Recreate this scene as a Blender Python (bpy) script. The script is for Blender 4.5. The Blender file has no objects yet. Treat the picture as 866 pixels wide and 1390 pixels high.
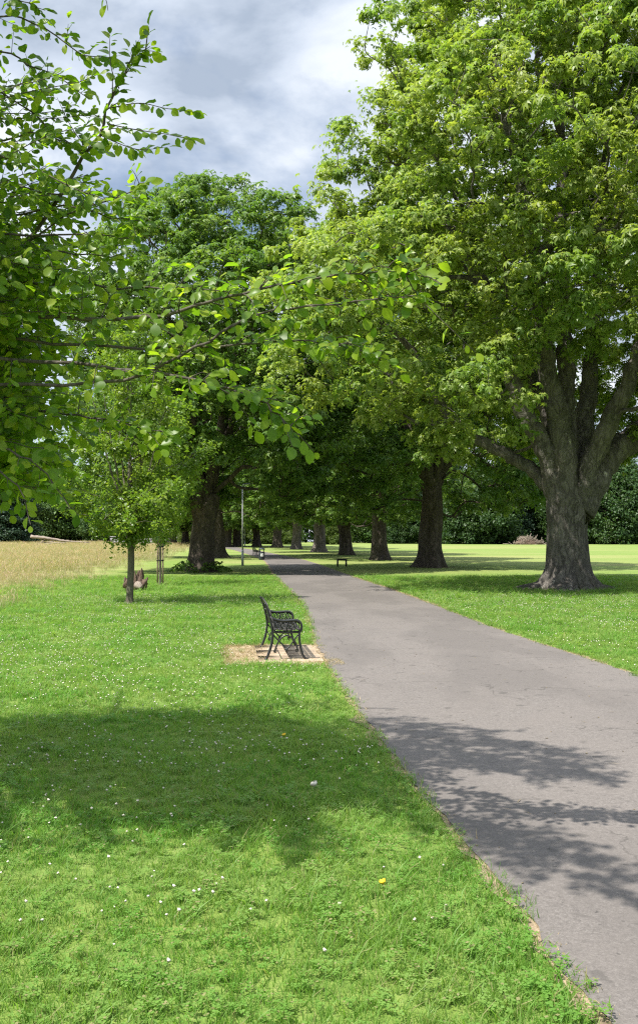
import bpy, math
import numpy as np
from mathutils import Vector

R = math.radians
rng = np.random.default_rng(7)
scene = bpy.context.scene
COL = scene.collection

# ------------------------------------------------------------------ layout
F, CX, HY, CAMH = 1263.0, 433.0, 735.0, 1.75


def gz(x, y):
    x = np.asarray(x, float); y = np.asarray(y, float)
    z = 0.0067 * np.maximum(0, y - 45)
    return z + 0.010 * np.maximum(0, -x - 18) * np.clip((y - 30) / 60, 0, 1)


def at(px, py):
    """ground point that was measured at photo pixel (px, py)"""
    lo, hi = 1.0, 400.0
    for _ in range(60):
        Y = (lo + hi) / 2
        X = (px - CX) / F * Y
        if HY + F * (CAMH - float(gz(X, Y))) / Y > py: lo = Y
        else: hi = Y
    X = (px - CX) / F * Y
    return (X, Y, float(gz(X, Y)))


def P(px, py, Y):
    return np.array([(px - CX) / F * Y, Y, CAMH + (HY - py) / F * Y])


SUN = np.array([-0.52, -0.37, 1.0]); SUN /= np.linalg.norm(SUN)

# ------------------------------------------------------------------ tagging


def tag(o, label=None, cat=None, group=None, kind=None):
    if label: o['label'] = label
    if cat: o['category'] = cat
    if group: o['group'] = group
    if kind: o['kind'] = kind
    return o


def empty(name, loc=(0, 0, 0), rz=0.0):
    o = bpy.data.objects.new(name, None)
    o.location = loc; o.rotation_euler = (0, 0, rz); o.empty_display_size = 0.3
    COL.objects.link(o)
    return o


def copy_tree(o, parent=None):
    c = o.copy(); COL.objects.link(c)
    if parent is not None: c.parent = parent
    for ch in list(o.children): copy_tree(ch, c)
    return c


def np_mesh(name, V, quads=None, tris=None, attrs=None, smooth=False):
    me = bpy.data.meshes.new(name)
    V = np.asarray(V, np.float32).reshape(-1, 3)
    quads = np.zeros((0, 4), np.int32) if quads is None else np.asarray(quads, np.int32).reshape(-1, 4)
    tris = np.zeros((0, 3), np.int32) if tris is None else np.asarray(tris, np.int32).reshape(-1, 3)
    me.vertices.add(len(V)); me.vertices.foreach_set('co', V.ravel())
    nl = quads.size + tris.size
    if nl:
        me.loops.add(nl)
        me.loops.foreach_set('vertex_index', np.concatenate([quads.ravel(), tris.ravel()]))
        npoly = len(quads) + len(tris)
        me.polygons.add(npoly)
        st = np.concatenate([np.arange(len(quads)) * 4, quads.size + np.arange(len(tris)) * 3]).astype(np.int32)
        me.polygons.foreach_set('loop_start', st)
        if smooth: me.polygons.foreach_set('use_smooth', np.ones(npoly, bool))
    for k, a in (attrs or {}).items():
        a = np.asarray(a, np.float32)
        at_ = me.attributes.new(k, 'FLOAT', 'POINT'); at_.data.foreach_set('value', a.ravel())
    me.update(calc_edges=True)
    return me


def mobj(name, me, mat=None, parent=None):
    o = bpy.data.objects.new(name, me)
    if mat is not None: me.materials.append(mat)
    if parent is not None: o.parent = parent
    COL.objects.link(o)
    return o


class Geo:
    """collects verts / faces into one mesh"""
    def __init__(s): s.V = []; s.Q = []; s.T = []; s.n = 0
    def add(s, V, Q=None, T=None):
        V = np.asarray(V, float).reshape(-1, 3)
        if Q is not None and len(Q): s.Q.append(np.asarray(Q).reshape(-1, 4) + s.n)
        if T is not None and len(T): s.T.append(np.asarray(T).reshape(-1, 3) + s.n)
        s.V.append(V); s.n += len(V)
    def mesh(s, name, smooth=True, attrs=None):
        return np_mesh(name, np.concatenate(s.V) if s.V else np.zeros((0, 3)),
                       np.concatenate(s.Q) if s.Q else None, np.concatenate(s.T) if s.T else None, attrs, smooth)
    def build(s, name, mat, parent=None, smooth=True):
        return mobj(name, s.mesh(name, smooth), mat, parent)
    def box(s, c, size, rz=0.0, rot=None):
        c = np.array(c, float); h = np.array(size, float) / 2
        b = min(h) * 0.25
        pts = []
        # chamfered box: 24 verts
        v = []
        for sx in (-1, 1):
            for sy in (-1, 1):
                for sz in (-1, 1):
                    sg = np.array([sx, sy, sz])
                    for ax in range(3):
                        p = sg * (h - b); p[ax] = sg[ax] * h[ax]; v.append(p)
        v = np.array(v)
        def idx(sx, sy, sz, ax): return ((((sx > 0) * 2 + (sy > 0)) * 2 + (sz > 0)) * 3 + ax)
        Q = []; T = []
        sgn = (-1, 1)
        for ax in range(3):
            o1, o2 = [k for k in range(3) if k != ax]
            for sg in sgn:
                ring = []
                for a, b_ in ((-1, -1), (1, -1), (1, 1), (-1, 1)):
                    t = [0, 0, 0]; t[ax] = sg; t[o1] = a; t[o2] = b_
                    ring.append(idx(*t, ax))
                flip = (sg > 0) != (ax == 1)
                Q.append(ring if flip else ring[::-1])
        for ax in range(3):
            o1, o2 = [k for k in range(3) if k != ax]
            for a in sgn:
                for b_ in sgn:
                    t0 = [0, 0, 0]; t0[o1] = a; t0[o2] = b_; t0[ax] = -1
                    t1 = list(t0); t1[ax] = 1
                    Q.append([idx(*t0, o1), idx(*t1, o1), idx(*t1, o2), idx(*t0, o2)])
        for sx in sgn:
            for sy in sgn:
                for sz in sgn: T.append([idx(sx, sy, sz, k) for k in range(3)])
        if rot is not None: v = v @ np.array(rot).T
        if rz:
            cz, sz_ = math.cos(rz), math.sin(rz)
            v = np.stack([v[:, 0] * cz - v[:, 1] * sz_, v[:, 0] * sz_ + v[:, 1] * cz, v[:, 2]], 1)
        s.add(v + c, Q, T)
    def tube(s, pts, rad, sides=8, **k):
        V, Q, T = tube(pts, rad, sides, **k); s.add(V, Q, T)


def smooth_path(pts, n):
    """Catmull-Rom resample; pts (k, d)"""
    pts = np.asarray(pts, float)
    if len(pts) < 3:
        t = np.linspace(0, 1, n)[:, None]
        return pts[0] * (1 - t) + pts[-1] * t
    ext = np.vstack([2 * pts[0] - pts[1], pts, 2 * pts[-1] - pts[-2]])
    u = np.linspace(0, len(pts) - 1 - 1e-6, n); i = u.astype(int); t = (u - i)[:, None]
    p0, p1, p2, p3 = ext[i], ext[i + 1], ext[i + 2], ext[i + 3]
    return 0.5 * (2 * p1 + (p2 - p0) * t + (2 * p0 - 5 * p1 + 4 * p2 - p3) * t * t + (3 * p1 - p0 - 3 * p2 + p3) * t ** 3)


def tube(pts, rad, sides=8, mod=None, cap=True):
    pts = np.asarray(pts, float); n = len(pts)
    rad = np.broadcast_to(np.asarray(rad, float), (n,))
    tan = np.gradient(pts, axis=0); tan /= np.linalg.norm(tan, axis=1)[:, None] + 1e-9
    ref = np.array([1.0, 0, 0]) if abs(tan[0][0]) < 0.8 else np.array([0, 1.0, 0])
    Us = np.empty((n, 3)); u = ref - tan[0] * ref.dot(tan[0]); u /= np.linalg.norm(u)
    for k in range(n):
        u = u - tan[k] * u.dot(tan[k]); u /= np.linalg.norm(u) + 1e-9; Us[k] = u
    Ws = np.cross(tan, Us)
    a = np.arange(sides) * 2 * math.pi / sides
    rr = rad[:, None] * np.ones((1, sides))
    if mod is not None: rr = mod(rr, a[None, :], pts)
    V = pts[:, None, :] + rr[..., None] * (np.cos(a)[None, :, None] * Us[:, None, :] + np.sin(a)[None, :, None] * Ws[:, None, :])
    i = np.arange(n - 1)[:, None] * sides; j = np.arange(sides)[None, :]; j2 = (j + 1) % sides
    Q = np.stack([i + j, i + j2, i + sides + j2, i + sides + j], -1).reshape(-1, 4)
    V = V.reshape(-1, 3); T = []
    if cap:
        V = np.vstack([V, pts[0], pts[-1]]); b0 = n * sides
        T = [[b0, (k + 1) % sides, k] for k in range(sides)] + [[b0 + 1, (n - 1) * sides + k, (n - 1) * sides + (k + 1) % sides] for k in range(sides)]
    return V, Q, T


# ------------------------------------------------------------------ materials
def mat(name):
    m = bpy.data.materials.new(name); m.use_nodes = True
    nt = m.node_tree; nt.nodes.clear()
    out = nt.nodes.new('ShaderNodeOutputMaterial')
    return m, nt, out


class N:
    def __init__(s, nt): s.nt = nt
    def new(s, t, **k):
        n = s.nt.nodes.new(t)
        for a, v in k.items():
            if a.startswith('i_'):
                key = a[2:]
                n.inputs[int(key) if key.isdigit() else key.replace('_', ' ')].default_value = v
            else: setattr(n, a, v)
        return n
    def link(s, a, b): s.nt.links.new(a, b)
    def noise(s, vec, scale, detail=4, rough=0.55, dist=0.0):
        n = s.new('ShaderNodeTexNoise'); n.inputs['Scale'].default_value = scale
        n.inputs['Detail'].default_value = detail; n.inputs['Roughness'].default_value = rough; n.inputs['Distortion'].default_value = dist
        if vec is not None: s.link(vec, n.inputs['Vector'])
        return n.outputs['Fac']
    def ramp(s, fac, stops, interp='LINEAR'):
        n = s.new('ShaderNodeValToRGB'); n.color_ramp.interpolation = interp
        el = n.color_ramp.elements
        while len(el) < len(stops): el.new(0.5)
        for e, (p, c) in zip(el, stops):
            e.position = p; e.color = c if len(c) == 4 else (*c, 1)
        s.link(fac, n.inputs[0]); return n.outputs[0]
    def mix(s, fac, a, b, blend='MIX'):
        n = s.new('ShaderNodeMix', data_type='RGBA', blend_type=blend)
        for sock, v in ((n.inputs[0], fac), (n.inputs[6], a), (n.inputs[7], b)):
            if hasattr(v, 'links'): s.link(v, sock)
            elif isinstance(v, (int, float)): sock.default_value = v
            else: sock.default_value = (*v, 1) if len(v) == 3 else v
        return n.outputs[2]
    def math(s, op, a, b=0.0):
        n = s.new('ShaderNodeMath', operation=op)
        for sock, v in ((n.inputs[0], a), (n.inputs[1], b)):
            if hasattr(v, 'links'): s.link(v, sock)
            else: sock.default_value = v
        return n.outputs[0]
    def attr(s, name, kind='GEOMETRY'):
        n = s.new('ShaderNodeAttribute', attribute_name=name); n.attribute_type = kind
        return n.outputs['Fac']
    def bump(s, h, strength=0.5, dist=0.02):
        n = s.new('ShaderNodeBump'); n.inputs['Strength'].default_value = strength; n.inputs['Distance'].default_value = dist
        s.link(h, n.inputs['Height']); return n.outputs[0]
    def pos(s): return s.new('ShaderNodeNewGeometry').outputs['Position']
    def obj(s): return s.new('ShaderNodeTexCoord').outputs['Object']
    def scaled(s, vec, sc):
        n = s.new('ShaderNodeMapping'); n.inputs['Scale'].default_value = sc; s.link(vec, n.inputs[0]); return n.outputs[0]


def pbsdf(n, out, color, rough=0.7, normal=None, metal=0.0, spec=0.5):
    b = n.new('ShaderNodeBsdfPrincipled')
    if hasattr(color, 'links'): n.link(color, b.inputs['Base Color'])
    else: b.inputs['Base Color'].default_value = (*color, 1)
    if hasattr(rough, 'links'): n.link(rough, b.inputs['Roughness'])
    else: b.inputs['Roughness'].default_value = rough
    b.inputs['Metallic'].default_value = metal
    b.inputs['Specular IOR Level'].default_value = spec
    if normal is not None: n.link(normal, b.inputs['Normal'])
    if out is not None: n.link(b.outputs[0], out.inputs[0])
    return b


def leaf_mat(name, cols, trans=0.45, rough=0.45, tcol=None, patch=0.0, patch_col=(0.2, 0.2, 0.03)):
    """cols: ramp over the per-leaf random attribute; diffuse+gloss with a translucent share"""
    m, nt, out = mat(name); n = N(nt)
    rnd = n.attr('rnd')
    k = len(cols)
    c = n.ramp(rnd, [(i / (k - 1), cc) for i, cc in enumerate(cols)])
    if patch:
        big = n.noise(n.obj(), 0.35, 3)
        c = n.mix(n.math('MULTIPLY', n.ramp(big, [(0.45, (0, 0, 0)), (0.65, (1, 1, 1))]), patch), c, patch_col)
    b = pbsdf(n, None, c, rough, spec=0.35)
    t = n.new('ShaderNodeBsdfTranslucent')
    tc = n.mix(1.0, c, tcol or (1.5, 1.55, 0.55), 'MULTIPLY')
    n.link(tc, t.inputs[0])
    mx = n.new('ShaderNodeMixShader'); mx.inputs[0].default_value = trans
    n.link(b.outputs[0], mx.inputs[1]); n.link(t.outputs[0], mx.inputs[2]); n.link(mx.outputs[0], out.inputs[0])
    return m


def bark_mat(name, dark, light, scale=1.0, moss=0.0, bumpd=0.06, pale=0.0):
    m, nt, out = mat(name); n = N(nt)
    o = n.obj()
    warp = n.noise(o, 1.2 * scale, 3)
    wv = n.new('ShaderNodeVectorMath', operation='ADD'); n.link(o, wv.inputs[0])
    wn = n.new('ShaderNodeTexNoise'); wn.inputs['Scale'].default_value = 1.7 * scale; wn.inputs['Detail'].default_value = 3; n.link(o, wn.inputs['Vector'])
    ws = n.new('ShaderNodeVectorMath', operation='SCALE'); n.link(wn.outputs['Color'], ws.inputs[0]); ws.inputs['Scale'].default_value = 0.55 / scale; n.link(ws.outputs[0], wv.inputs[1])
    wp = wv.outputs[0]
    def ridged(sc, det):
        f = n.noise(n.scaled(wp, sc), 1.0, det, 0.6, 0.3)
        return n.math('SUBTRACT', 1.0, n.math('MULTIPLY', n.math('ABSOLUTE', n.math('SUBTRACT', f, 0.5)), 5.0))
    ra = n.math('MAXIMUM', ridged((5 * scale, 5 * scale, 1.0 * scale), 4), 0.0)
    rb = n.math('MAXIMUM', ridged((11 * scale, 11 * scale, 3.0 * scale), 3), 0.0)
    fib = n.noise(n.scaled(wp, (26 * scale, 26 * scale, 6 * scale)), 1.0, 6, 0.7)
    groove = n.math('MAXIMUM', n.math('MULTIPLY', ra, 0.9), n.math('MULTIPLY', rb, 0.6))
    h = n.math('ADD', n.math('MULTIPLY', n.math('SUBTRACT', 1.0, groove), 0.62), n.math('MULTIPLY', fib, 0.42))
    c = n.ramp(h, [(0.25, dark), (0.55, tuple((a + b) / 2 for a, b in zip(dark, light))), (0.9, light)])
    c = n.mix(n.math('MULTIPLY', n.ramp(warp, [(0.45, (0, 0, 0)), (0.65, (1, 1, 1))]), 0.45), c, tuple(x * 0.6 for x in light))
    if moss:
        ms = n.ramp(n.noise(o, 0.9, 4), [(0.5, (0, 0, 0)), (0.7, (1, 1, 1))])
        c = n.mix(n.math('MULTIPLY', ms, moss), c, (0.045, 0.06, 0.018))
    if pale:
        ps = n.ramp(n.noise(n.scaled(wp, (3.4, 3.4, 1.2)), 1.0, 3, 0.5), [(0.69, (0, 0, 0)), (0.72, (1, 1, 1))])
        c = n.mix(n.math('MULTIPLY', ps, pale), c, (0.42, 0.39, 0.34))
    pbsdf(n, out, c, 0.9, n.bump(h, 1.0, bumpd), spec=0.2)
    return m


M = {}
M['leaf_chestnut'] = leaf_mat('chestnut_leaf', [(0.080, 0.160, 0.030), (0.175, 0.272, 0.056), (0.345, 0.405, 0.125)], 0.48, 0.42, patch=0.4, patch_col=(0.30, 0.32, 0.060))
M['leaf_chestnut_deep'] = leaf_mat('chestnut_leaf_deep', [(0.050, 0.118, 0.022), (0.102, 0.190, 0.036), (0.195, 0.275, 0.060)], 0.43, 0.42)
M['leaf_beech'] = leaf_mat('beech_leaf', [(0.066, 0.142, 0.014), (0.145, 0.245, 0.022), (0.300, 0.370, 0.036)], 0.63, 0.36, tcol=(1.45, 1.6, 0.5))
M['leaf_young'] = leaf_mat('young_tree_leaf', [(0.065, 0.140, 0.020), (0.125, 0.210, 0.030), (0.210, 0.270, 0.050)], 0.5, 0.36)
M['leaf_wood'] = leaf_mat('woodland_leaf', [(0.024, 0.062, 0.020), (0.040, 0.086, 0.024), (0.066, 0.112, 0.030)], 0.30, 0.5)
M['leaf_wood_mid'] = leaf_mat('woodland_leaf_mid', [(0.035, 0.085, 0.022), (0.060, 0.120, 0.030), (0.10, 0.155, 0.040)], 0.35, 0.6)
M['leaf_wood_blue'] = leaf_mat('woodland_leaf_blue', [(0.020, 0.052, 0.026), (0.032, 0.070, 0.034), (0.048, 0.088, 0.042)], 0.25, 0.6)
M['leaf_light'] = leaf_mat('shrub_leaf', [(0.06, 0.11, 0.02), (0.09, 0.14, 0.03), (0.13, 0.17, 0.04)], 0.4, 0.5)
M['needle'] = leaf_mat('conifer_needle', [(0.012, 0.034, 0.016), (0.018, 0.046, 0.020), (0.026, 0.056, 0.024)], 0.15, 0.55)
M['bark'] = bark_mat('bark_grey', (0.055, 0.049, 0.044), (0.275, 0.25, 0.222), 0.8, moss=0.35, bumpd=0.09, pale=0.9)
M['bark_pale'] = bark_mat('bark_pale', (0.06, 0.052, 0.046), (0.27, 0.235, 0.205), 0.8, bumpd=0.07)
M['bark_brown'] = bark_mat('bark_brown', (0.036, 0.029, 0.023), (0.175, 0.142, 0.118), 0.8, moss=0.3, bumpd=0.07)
M['bark_twig'] = bark_mat('bark_twig', (0.05, 0.042, 0.034), (0.16, 0.14, 0.118), 2.0, bumpd=0.01)
M['bark_young'] = bark_mat('bark_young', (0.075, 0.068, 0.048), (0.20, 0.18, 0.135), 3.0, bumpd=0.008)
M['deadwood'] = bark_mat('dead_wood', (0.14, 0.105, 0.08), (0.50, 0.43, 0.36), 2.2, bumpd=0.02)
M['deadwood_dark'] = bark_mat('dead_wood_dark', (0.035, 0.022, 0.016), (0.24, 0.17, 0.125), 2.2, bumpd=0.02)

# lawn soil sheet
m, nt, out = mat('lawn'); n = N(nt); p = n.pos()
big = n.noise(p, 0.10, 4); mid = n.noise(p, 0.9, 5); fine = n.noise(n.scaled(p, (1, .6, 1)), 14, 6, 0.7)
c = n.ramp(fine, [(0.25, (0.062, 0.120, 0.022)), (0.5, (0.140, 0.220, 0.045)), (0.75, (0.25, 0.30, 0.095))])
c = n.mix(n.math('MULTIPLY', n.ramp(mid, [(0.4, (0, 0, 0)), (0.75, (1, 1, 1))]), 0.55), c, (0.21, 0.245, 0.045))
dry = n.math('MULTIPLY', n.ramp(n.noise(n.scaled(p, (.25, 1, 1)), 0.09, 4), [(0.46, (0, 0, 0)), (0.60, (1, 1, 1))]), n.attr('field'))
c = n.mix(n.math('MULTIPLY', dry, 0.5), c, (0.36, 0.30, 0.14))
c = n.mix(n.math('MULTIPLY', n.attr('field'), 0.35), c, (0.16, 0.215, 0.060))
mead = n.math('MULTIPLY', n.attr('meadow'), n.ramp(n.noise(p, 0.35, 4), [(0.3, (.5, .5, .5)), (0.6, (1, 1, 1))]))
c = n.mix(mead, c, n.ramp(n.noise(n.scaled(p, (.3, 1, 1)), 0.4, 5), [(0.35, (0.22, 0.25, 0.06)), (0.6, (0.44, 0.34, 0.21))]))
soil = n.math('MULTIPLY', n.attr('soil'), n.ramp(n.noise(p, 5, 5, 0.7), [(0.35, (0.2, .2, .2)), (0.6, (1, 1, 1))]))
c = n.mix(soil, c, n.ramp(n.noise(p, 22, 4), [(0.35, (0.10, 0.07, 0.045)), (0.65, (0.26, 0.19, 0.12))]))
pbsdf(n, out, c, 0.9, n.bump(n.math('ADD', fine, n.math('MULTIPLY', mid, .6)), 0.9, 0.05), spec=0.15)
M['lawn'] = m

# asphalt
m, nt, out = mat('asphalt'); n = N(nt); p = n.pos()
sp = n.math('ADD', n.math('MULTIPLY', n.noise(p, 160, 3, 0.8), .5), n.math('MULTIPLY', n.noise(p, 38, 4, 0.8), .5)); md = n.noise(p, 1.4, 5, 0.6); lg = n.noise(n.scaled(p, (1, .35, 1)), 0.55, 4)
vo = n.new('ShaderNodeTexVoronoi'); vo.inputs['Scale'].default_value = 95; n.link(p, vo.inputs['Vector'])
c = n.ramp(sp, [(0.30, (0.056, 0.050, 0.046)), (0.5, (0.130, 0.116, 0.106)), (0.70, (0.225, 0.202, 0.185))])
c = n.mix(n.math('MULTIPLY', n.ramp(vo.outputs['Color'], [(0.7, (0, 0, 0)), (0.9, (1, 1, 1))]), 0.3), c, (0.27, 0.25, 0.232))
c = n.mix(n.ramp(md, [(0.35, (0, 0, 0)), (0.7, (.5, .5, .5))]), c, (0.150, 0.132, 0.119))
c = n.mix(n.ramp(lg, [(0.45, (0, 0, 0)), (0.56, (.45, .45, .45))]), c, (0.088, 0.079, 0.073))
stain = n.ramp(n.noise(p, 5, 3, 0.5), [(0.64, (0, 0, 0)), (0.70, (.55, .55, .55))])
c = n.mix(stain, c, (0.06, 0.055, 0.05))
c = n.mix(n.ramp(n.noise(p, 21, 2, 0.5), [(0.70, (0, 0, 0)), (0.74, (.7, .7, .7))]), c, (0.05, 0.046, 0.042))
# hairline cracks
vc = n.new('ShaderNodeTexVoronoi', feature='DISTANCE_TO_EDGE'); vc.inputs['Scale'].default_value = 0.33
w = n.new('ShaderNodeVectorMath', operation='ADD'); n.link(p, w.inputs[0])
nn = n.new('ShaderNodeTexNoise'); nn.inputs['Scale'].default_value = 1.6; nn.inputs['Detail'].default_value = 5; n.link(p, nn.inputs['Vector']); n.link(nn.outputs['Color'], w.inputs[1])
n.link(w.outputs[0], vc.inputs['Vector'])
ck = n.ramp(vc.outputs['Distance'], [(0.0, (.75, .75, .75)), (0.0035, (0, 0, 0))])
c = n.mix(n.math('MULTIPLY', ck, n.ramp(n.noise(p, 0.4, 2), [(0.42, (0, 0, 0)), (0.5, (1, 1, 1))])), c, (0.05, 0.045, 0.04))
pbsdf(n, out, c, 0.85, n.bump(n.math('ADD', sp, n.math('MULTIPLY', md, .5)), 0.6, 0.006), spec=0.3)
M['asphalt'] = m


def simple_noise_mat(name, c1, c2, scale, rough=0.85, bumpd=0.01, detail=5, sc=(1, 1, 1), metal=0.0, spec=0.3):
    m, nt, out = mat(name); n = N(nt)
    f = n.noise(n.scaled(n.obj(), sc), scale, detail, 0.65)
    c = n.ramp(f, [(0.3, c1), (0.7, c2)])
    pbsdf(n, out, c, rough, n.bump(f, 0.6, bumpd), metal, spec)
    return m


M['verge'] = simple_noise_mat('verge_dirt', (0.20, 0.15, 0.10), (0.50, 0.40, 0.27), 18, 0.95, 0.02)
M['verge_path'] = simple_noise_mat('path_verge_dirt', (0.085, 0.062, 0.042), (0.36, 0.275, 0.18), 9, 0.95, 0.02, sc=(2, 1, 1))
M['slab'] = simple_noise_mat('paving', (0.25, 0.185, 0.125), (0.54, 0.43, 0.31), 4.5, 0.9, 0.004)
M['iron'] = simple_noise_mat('black_paint_iron', (0.010, 0.011, 0.011), (0.022, 0.025, 0.025), 40, 0.38, 0.001, spec=0.5)
M['slat'] = simple_noise_mat('weathered_dark_wood', (0.035, 0.034, 0.030), (0.085, 0.08, 0.07), 12, 0.55, 0.002, sc=(1, 9, 9))
M['steel'] = simple_noise_mat('galvanised_steel', (0.34, 0.35, 0.36), (0.48, 0.49, 0.50), 14, 0.45, 0.001, metal=0.35)
M['binbody'] = simple_noise_mat('bin_slate', (0.020, 0.026, 0.034), (0.034, 0.042, 0.052), 6, 0.5, 0.001)
M['notice'] = simple_noise_mat('white_notice', (0.70, 0.70, 0.69), (0.78, 0.78, 0.77), 3, 0.5, 0.0)
M['lens'] = simple_noise_mat('lamp_lens', (0.55, 0.56, 0.55), (0.65, 0.66, 0.65), 3, 0.2, 0.0)
M['stake'] = simple_noise_mat('stake_wood', (0.17, 0.12, 0.085), (0.30, 0.23, 0.17), 9, 0.85, 0.003, sc=(5, 5, 1))
M['rubber'] = simple_noise_mat('black_strap', (0.012, 0.012, 0.012), (0.022, 0.022, 0.022), 20, 0.7, 0.001)
M['stone'] = simple_noise_mat('wall_stone', (0.19, 0.185, 0.19), (0.38, 0.37, 0.37), 2.5, 0.9, 0.03)
M['petal'] = simple_noise_mat('clover_white', (0.44, 0.37, 0.28), (0.72, 0.69, 0.61), 60, 0.8, 0.0)
M['yellow'] = simple_noise_mat('dandelion_yellow', (0.75, 0.42, 0.02), (0.82, 0.55, 0.03), 60, 0.8, 0.0)
M['stem'] = simple_noise_mat('flower_stem', (0.06, 0.11, 0.02), (0.09, 0.15, 0.03), 30, 0.7, 0.0)


def grass_mat(name, root, tip, tip2, trans=0.4, dryc=None, dryamt=0.0):
    m, nt, out = mat(name); n = N(nt)
    rnd = n.new('ShaderNodeObjectInfo').outputs['Random']
    p = n.pos(); h = n.attr('h'); b = n.attr('rnd')
    pa = n.noise(p, 0.8, 4)
    t = n.mix(n.ramp(pa, [(0.38, (0, 0, 0)), (0.66, (1, 1, 1))]), tip, tip2)
    t = n.mix(n.math('MULTIPLY', n.math('SUBTRACT', b, 0.3), 0.6), t, tip2)
    if dryc:
        d = n.math('GREATER_THAN', n.math('FRACT', n.math('ADD', n.math('MULTIPLY', b, 3.7), rnd)), 1 - dryamt)
        t = n.mix(d, t, dryc)
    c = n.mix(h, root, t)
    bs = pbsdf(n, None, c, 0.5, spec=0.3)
    tr = n.new('ShaderNodeBsdfTranslucent'); n.link(n.mix(1.0, c, (1.3, 1.4, 0.6), 'MULTIPLY'), tr.inputs[0])
    mx = n.new('ShaderNodeMixShader'); mx.inputs[0].default_value = trans
    n.link(bs.outputs[0], mx.inputs[1]); n.link(tr.outputs[0], mx.inputs[2]); n.link(mx.outputs[0], out.inputs[0])
    return m


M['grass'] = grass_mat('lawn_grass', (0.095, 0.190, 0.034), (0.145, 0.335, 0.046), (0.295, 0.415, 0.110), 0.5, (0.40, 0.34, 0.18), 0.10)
M['meadow'] = grass_mat('meadow_grass', (0.18, 0.22, 0.08), (0.26, 0.31, 0.11), (0.54, 0.42, 0.31), 0.4, (0.52, 0.37, 0.29), 0.38)
M['straw'] = grass_mat('straw', (0.22, 0.16, 0.08), (0.42, 0.33, 0.19), (0.48, 0.38, 0.22), 0.2, (0.14, 0.17, 0.03), 0.2)

# ------------------------------------------------------------------ path plan
LP = [(905, 1500), (822, 1390), (753, 1300), (693, 1212), (643, 1150), (583, 1090), (528, 1025), (498, 975), (463, 930), (443, 905),
      (426, 860), (416, 827), (400, 808), (376, 785), (367, 770), (360, 760), (336, 752), (313, 745), (290, 742)]
RP = [(1260, 1090), (1060, 992), (866, 917), (765, 884), (677, 857), (627, 836), (563, 812), (520, 796), (462, 777), (424, 763), (400, 757), (358, 749), (334, 744.6), (312, 742)]
LA = np.array([at(*q)[:2] for q in LP]); RA = np.array([at(*q)[:2] for q in RP])
# extend both edges behind the camera along their own direction
def back_ext(A, y):
    d = (A[0] - A[2]) / (A[0][1] - A[2][1]); return np.vstack([A[0] + d * (y - A[0][1]), A])
LA = back_ext(LA, -6.0); RA = back_ext(RA, -6.0)
def left_x(y): return np.interp(y, LA[:, 1], LA[:, 0])
def right_x(y): return np.interp(y, RA[:, 1], RA[:, 0])
def smooth_fn(f, y):
    y = np.asarray(y, float); w = 0.06 * np.abs(y) + 0.3
    return sum(f(y + k * w) for k in (-2, -1, 0, 1, 2)) / 5
def PLX(y): return smooth_fn(left_x, y)
def PRX(y): return smooth_fn(right_x, y)

YS = np.unique(np.concatenate([np.arange(-6, 20, 0.1), np.arange(20, 45, 0.5), np.arange(45, 171, 1.0)]))
w1 = rng.normal(0, 1, len(YS)); w2 = rng.normal(0, 1, len(YS))
ker = np.ones(3) / 3
edge_l = PLX(YS) + np.convolve(w1, ker, 'same') * 0.030
edge_r = PRX(YS) + np.convolve(w2, ker, 'same') * 0.022


def strip(xa, xb, dz, cols=2):
    t = np.linspace(0, 1, cols)
    X = xa[:, None] * (1 - t) + xb[:, None] * t
    Y = np.repeat(YS[:, None], cols, 1)
    V = np.stack([X, Y, gz(0 * X, Y) + dz], -1).reshape(-1, 3)
    i = np.arange(len(YS) - 1)[:, None] * cols; j = np.arange(cols - 1)[None]
    Q = np.stack([i + j, i + j + 1, i + cols + j + 1, i + cols + j], -1).reshape(-1, 4)
    return V, Q


o = mobj('path', np_mesh('path', *strip(edge_l, edge_r, 0.012, 5)), M['asphalt']); tag(o, kind='structure')
for side, e in ((-1, edge_l), (1, edge_r)):
    w = 0.012 + 0.065 * np.abs(np.convolve(rng.normal(0, 1, len(YS)), np.ones(5) / 3, 'same')) + 0.05 * (YS > 25)
    inner = e - side * 0.06; outer = e + side * w
    xa, xb = (outer, inner) if side < 0 else (inner, outer)
    o = mobj('path_verge', np_mesh('path_verge', *strip(xa, xb, 0.006)), M['verge_path']); tag(o, kind='structure')

# ------------------------------------------------------------------ ground sheet
BENCH_N = np.array(at(390, 897)[:2]); BDIR = np.array([(303 - CX) / F, 1.0]); BDIR /= np.linalg.norm(BDIR); BSIDE = np.array([BDIR[1], -BDIR[0]])
R1B = np.array(at(770, 800)); L1B = np.array(at(272, 776))
gx = np.unique(np.concatenate([np.linspace(-400, -60, 18), np.linspace(-60, -12, 49), np.linspace(-12, 16, 113), np.linspace(16, 60, 45), np.linspace(60, 400, 18)]))
gy = np.unique(np.concatenate([np.linspace(-60, -2, 10), np.linspace(-2, 45, 189), np.linspace(45, 180, 91), np.linspace(180, 700, 40)]))
GX, GY = np.meshgrid(gx, gy); GZ = gz(GX, GY)
GZ = np.where(GY > 260, np.minimum(GZ, gz(GX, 260)), GZ)


def meadow_mask(x, y):
    edge = -6.9 - 0.085 * (y - 20) + 0.7 * np.sin(y * 0.35) + 0.4 * np.sin(y * .9 + x)
    return np.clip((edge - x) / 6.0, 0, 1) * np.clip((y - 17) / 5, 0, 1)


def seg_dist(x, y):
    """bench-pad frame: along bench, across"""
    dx, dy = x - BENCH_N[0], y - BENCH_N[1]
    return dx * BDIR[0] + dy * BDIR[1], dx * BSIDE[0] + dy * BSIDE[1]


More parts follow.
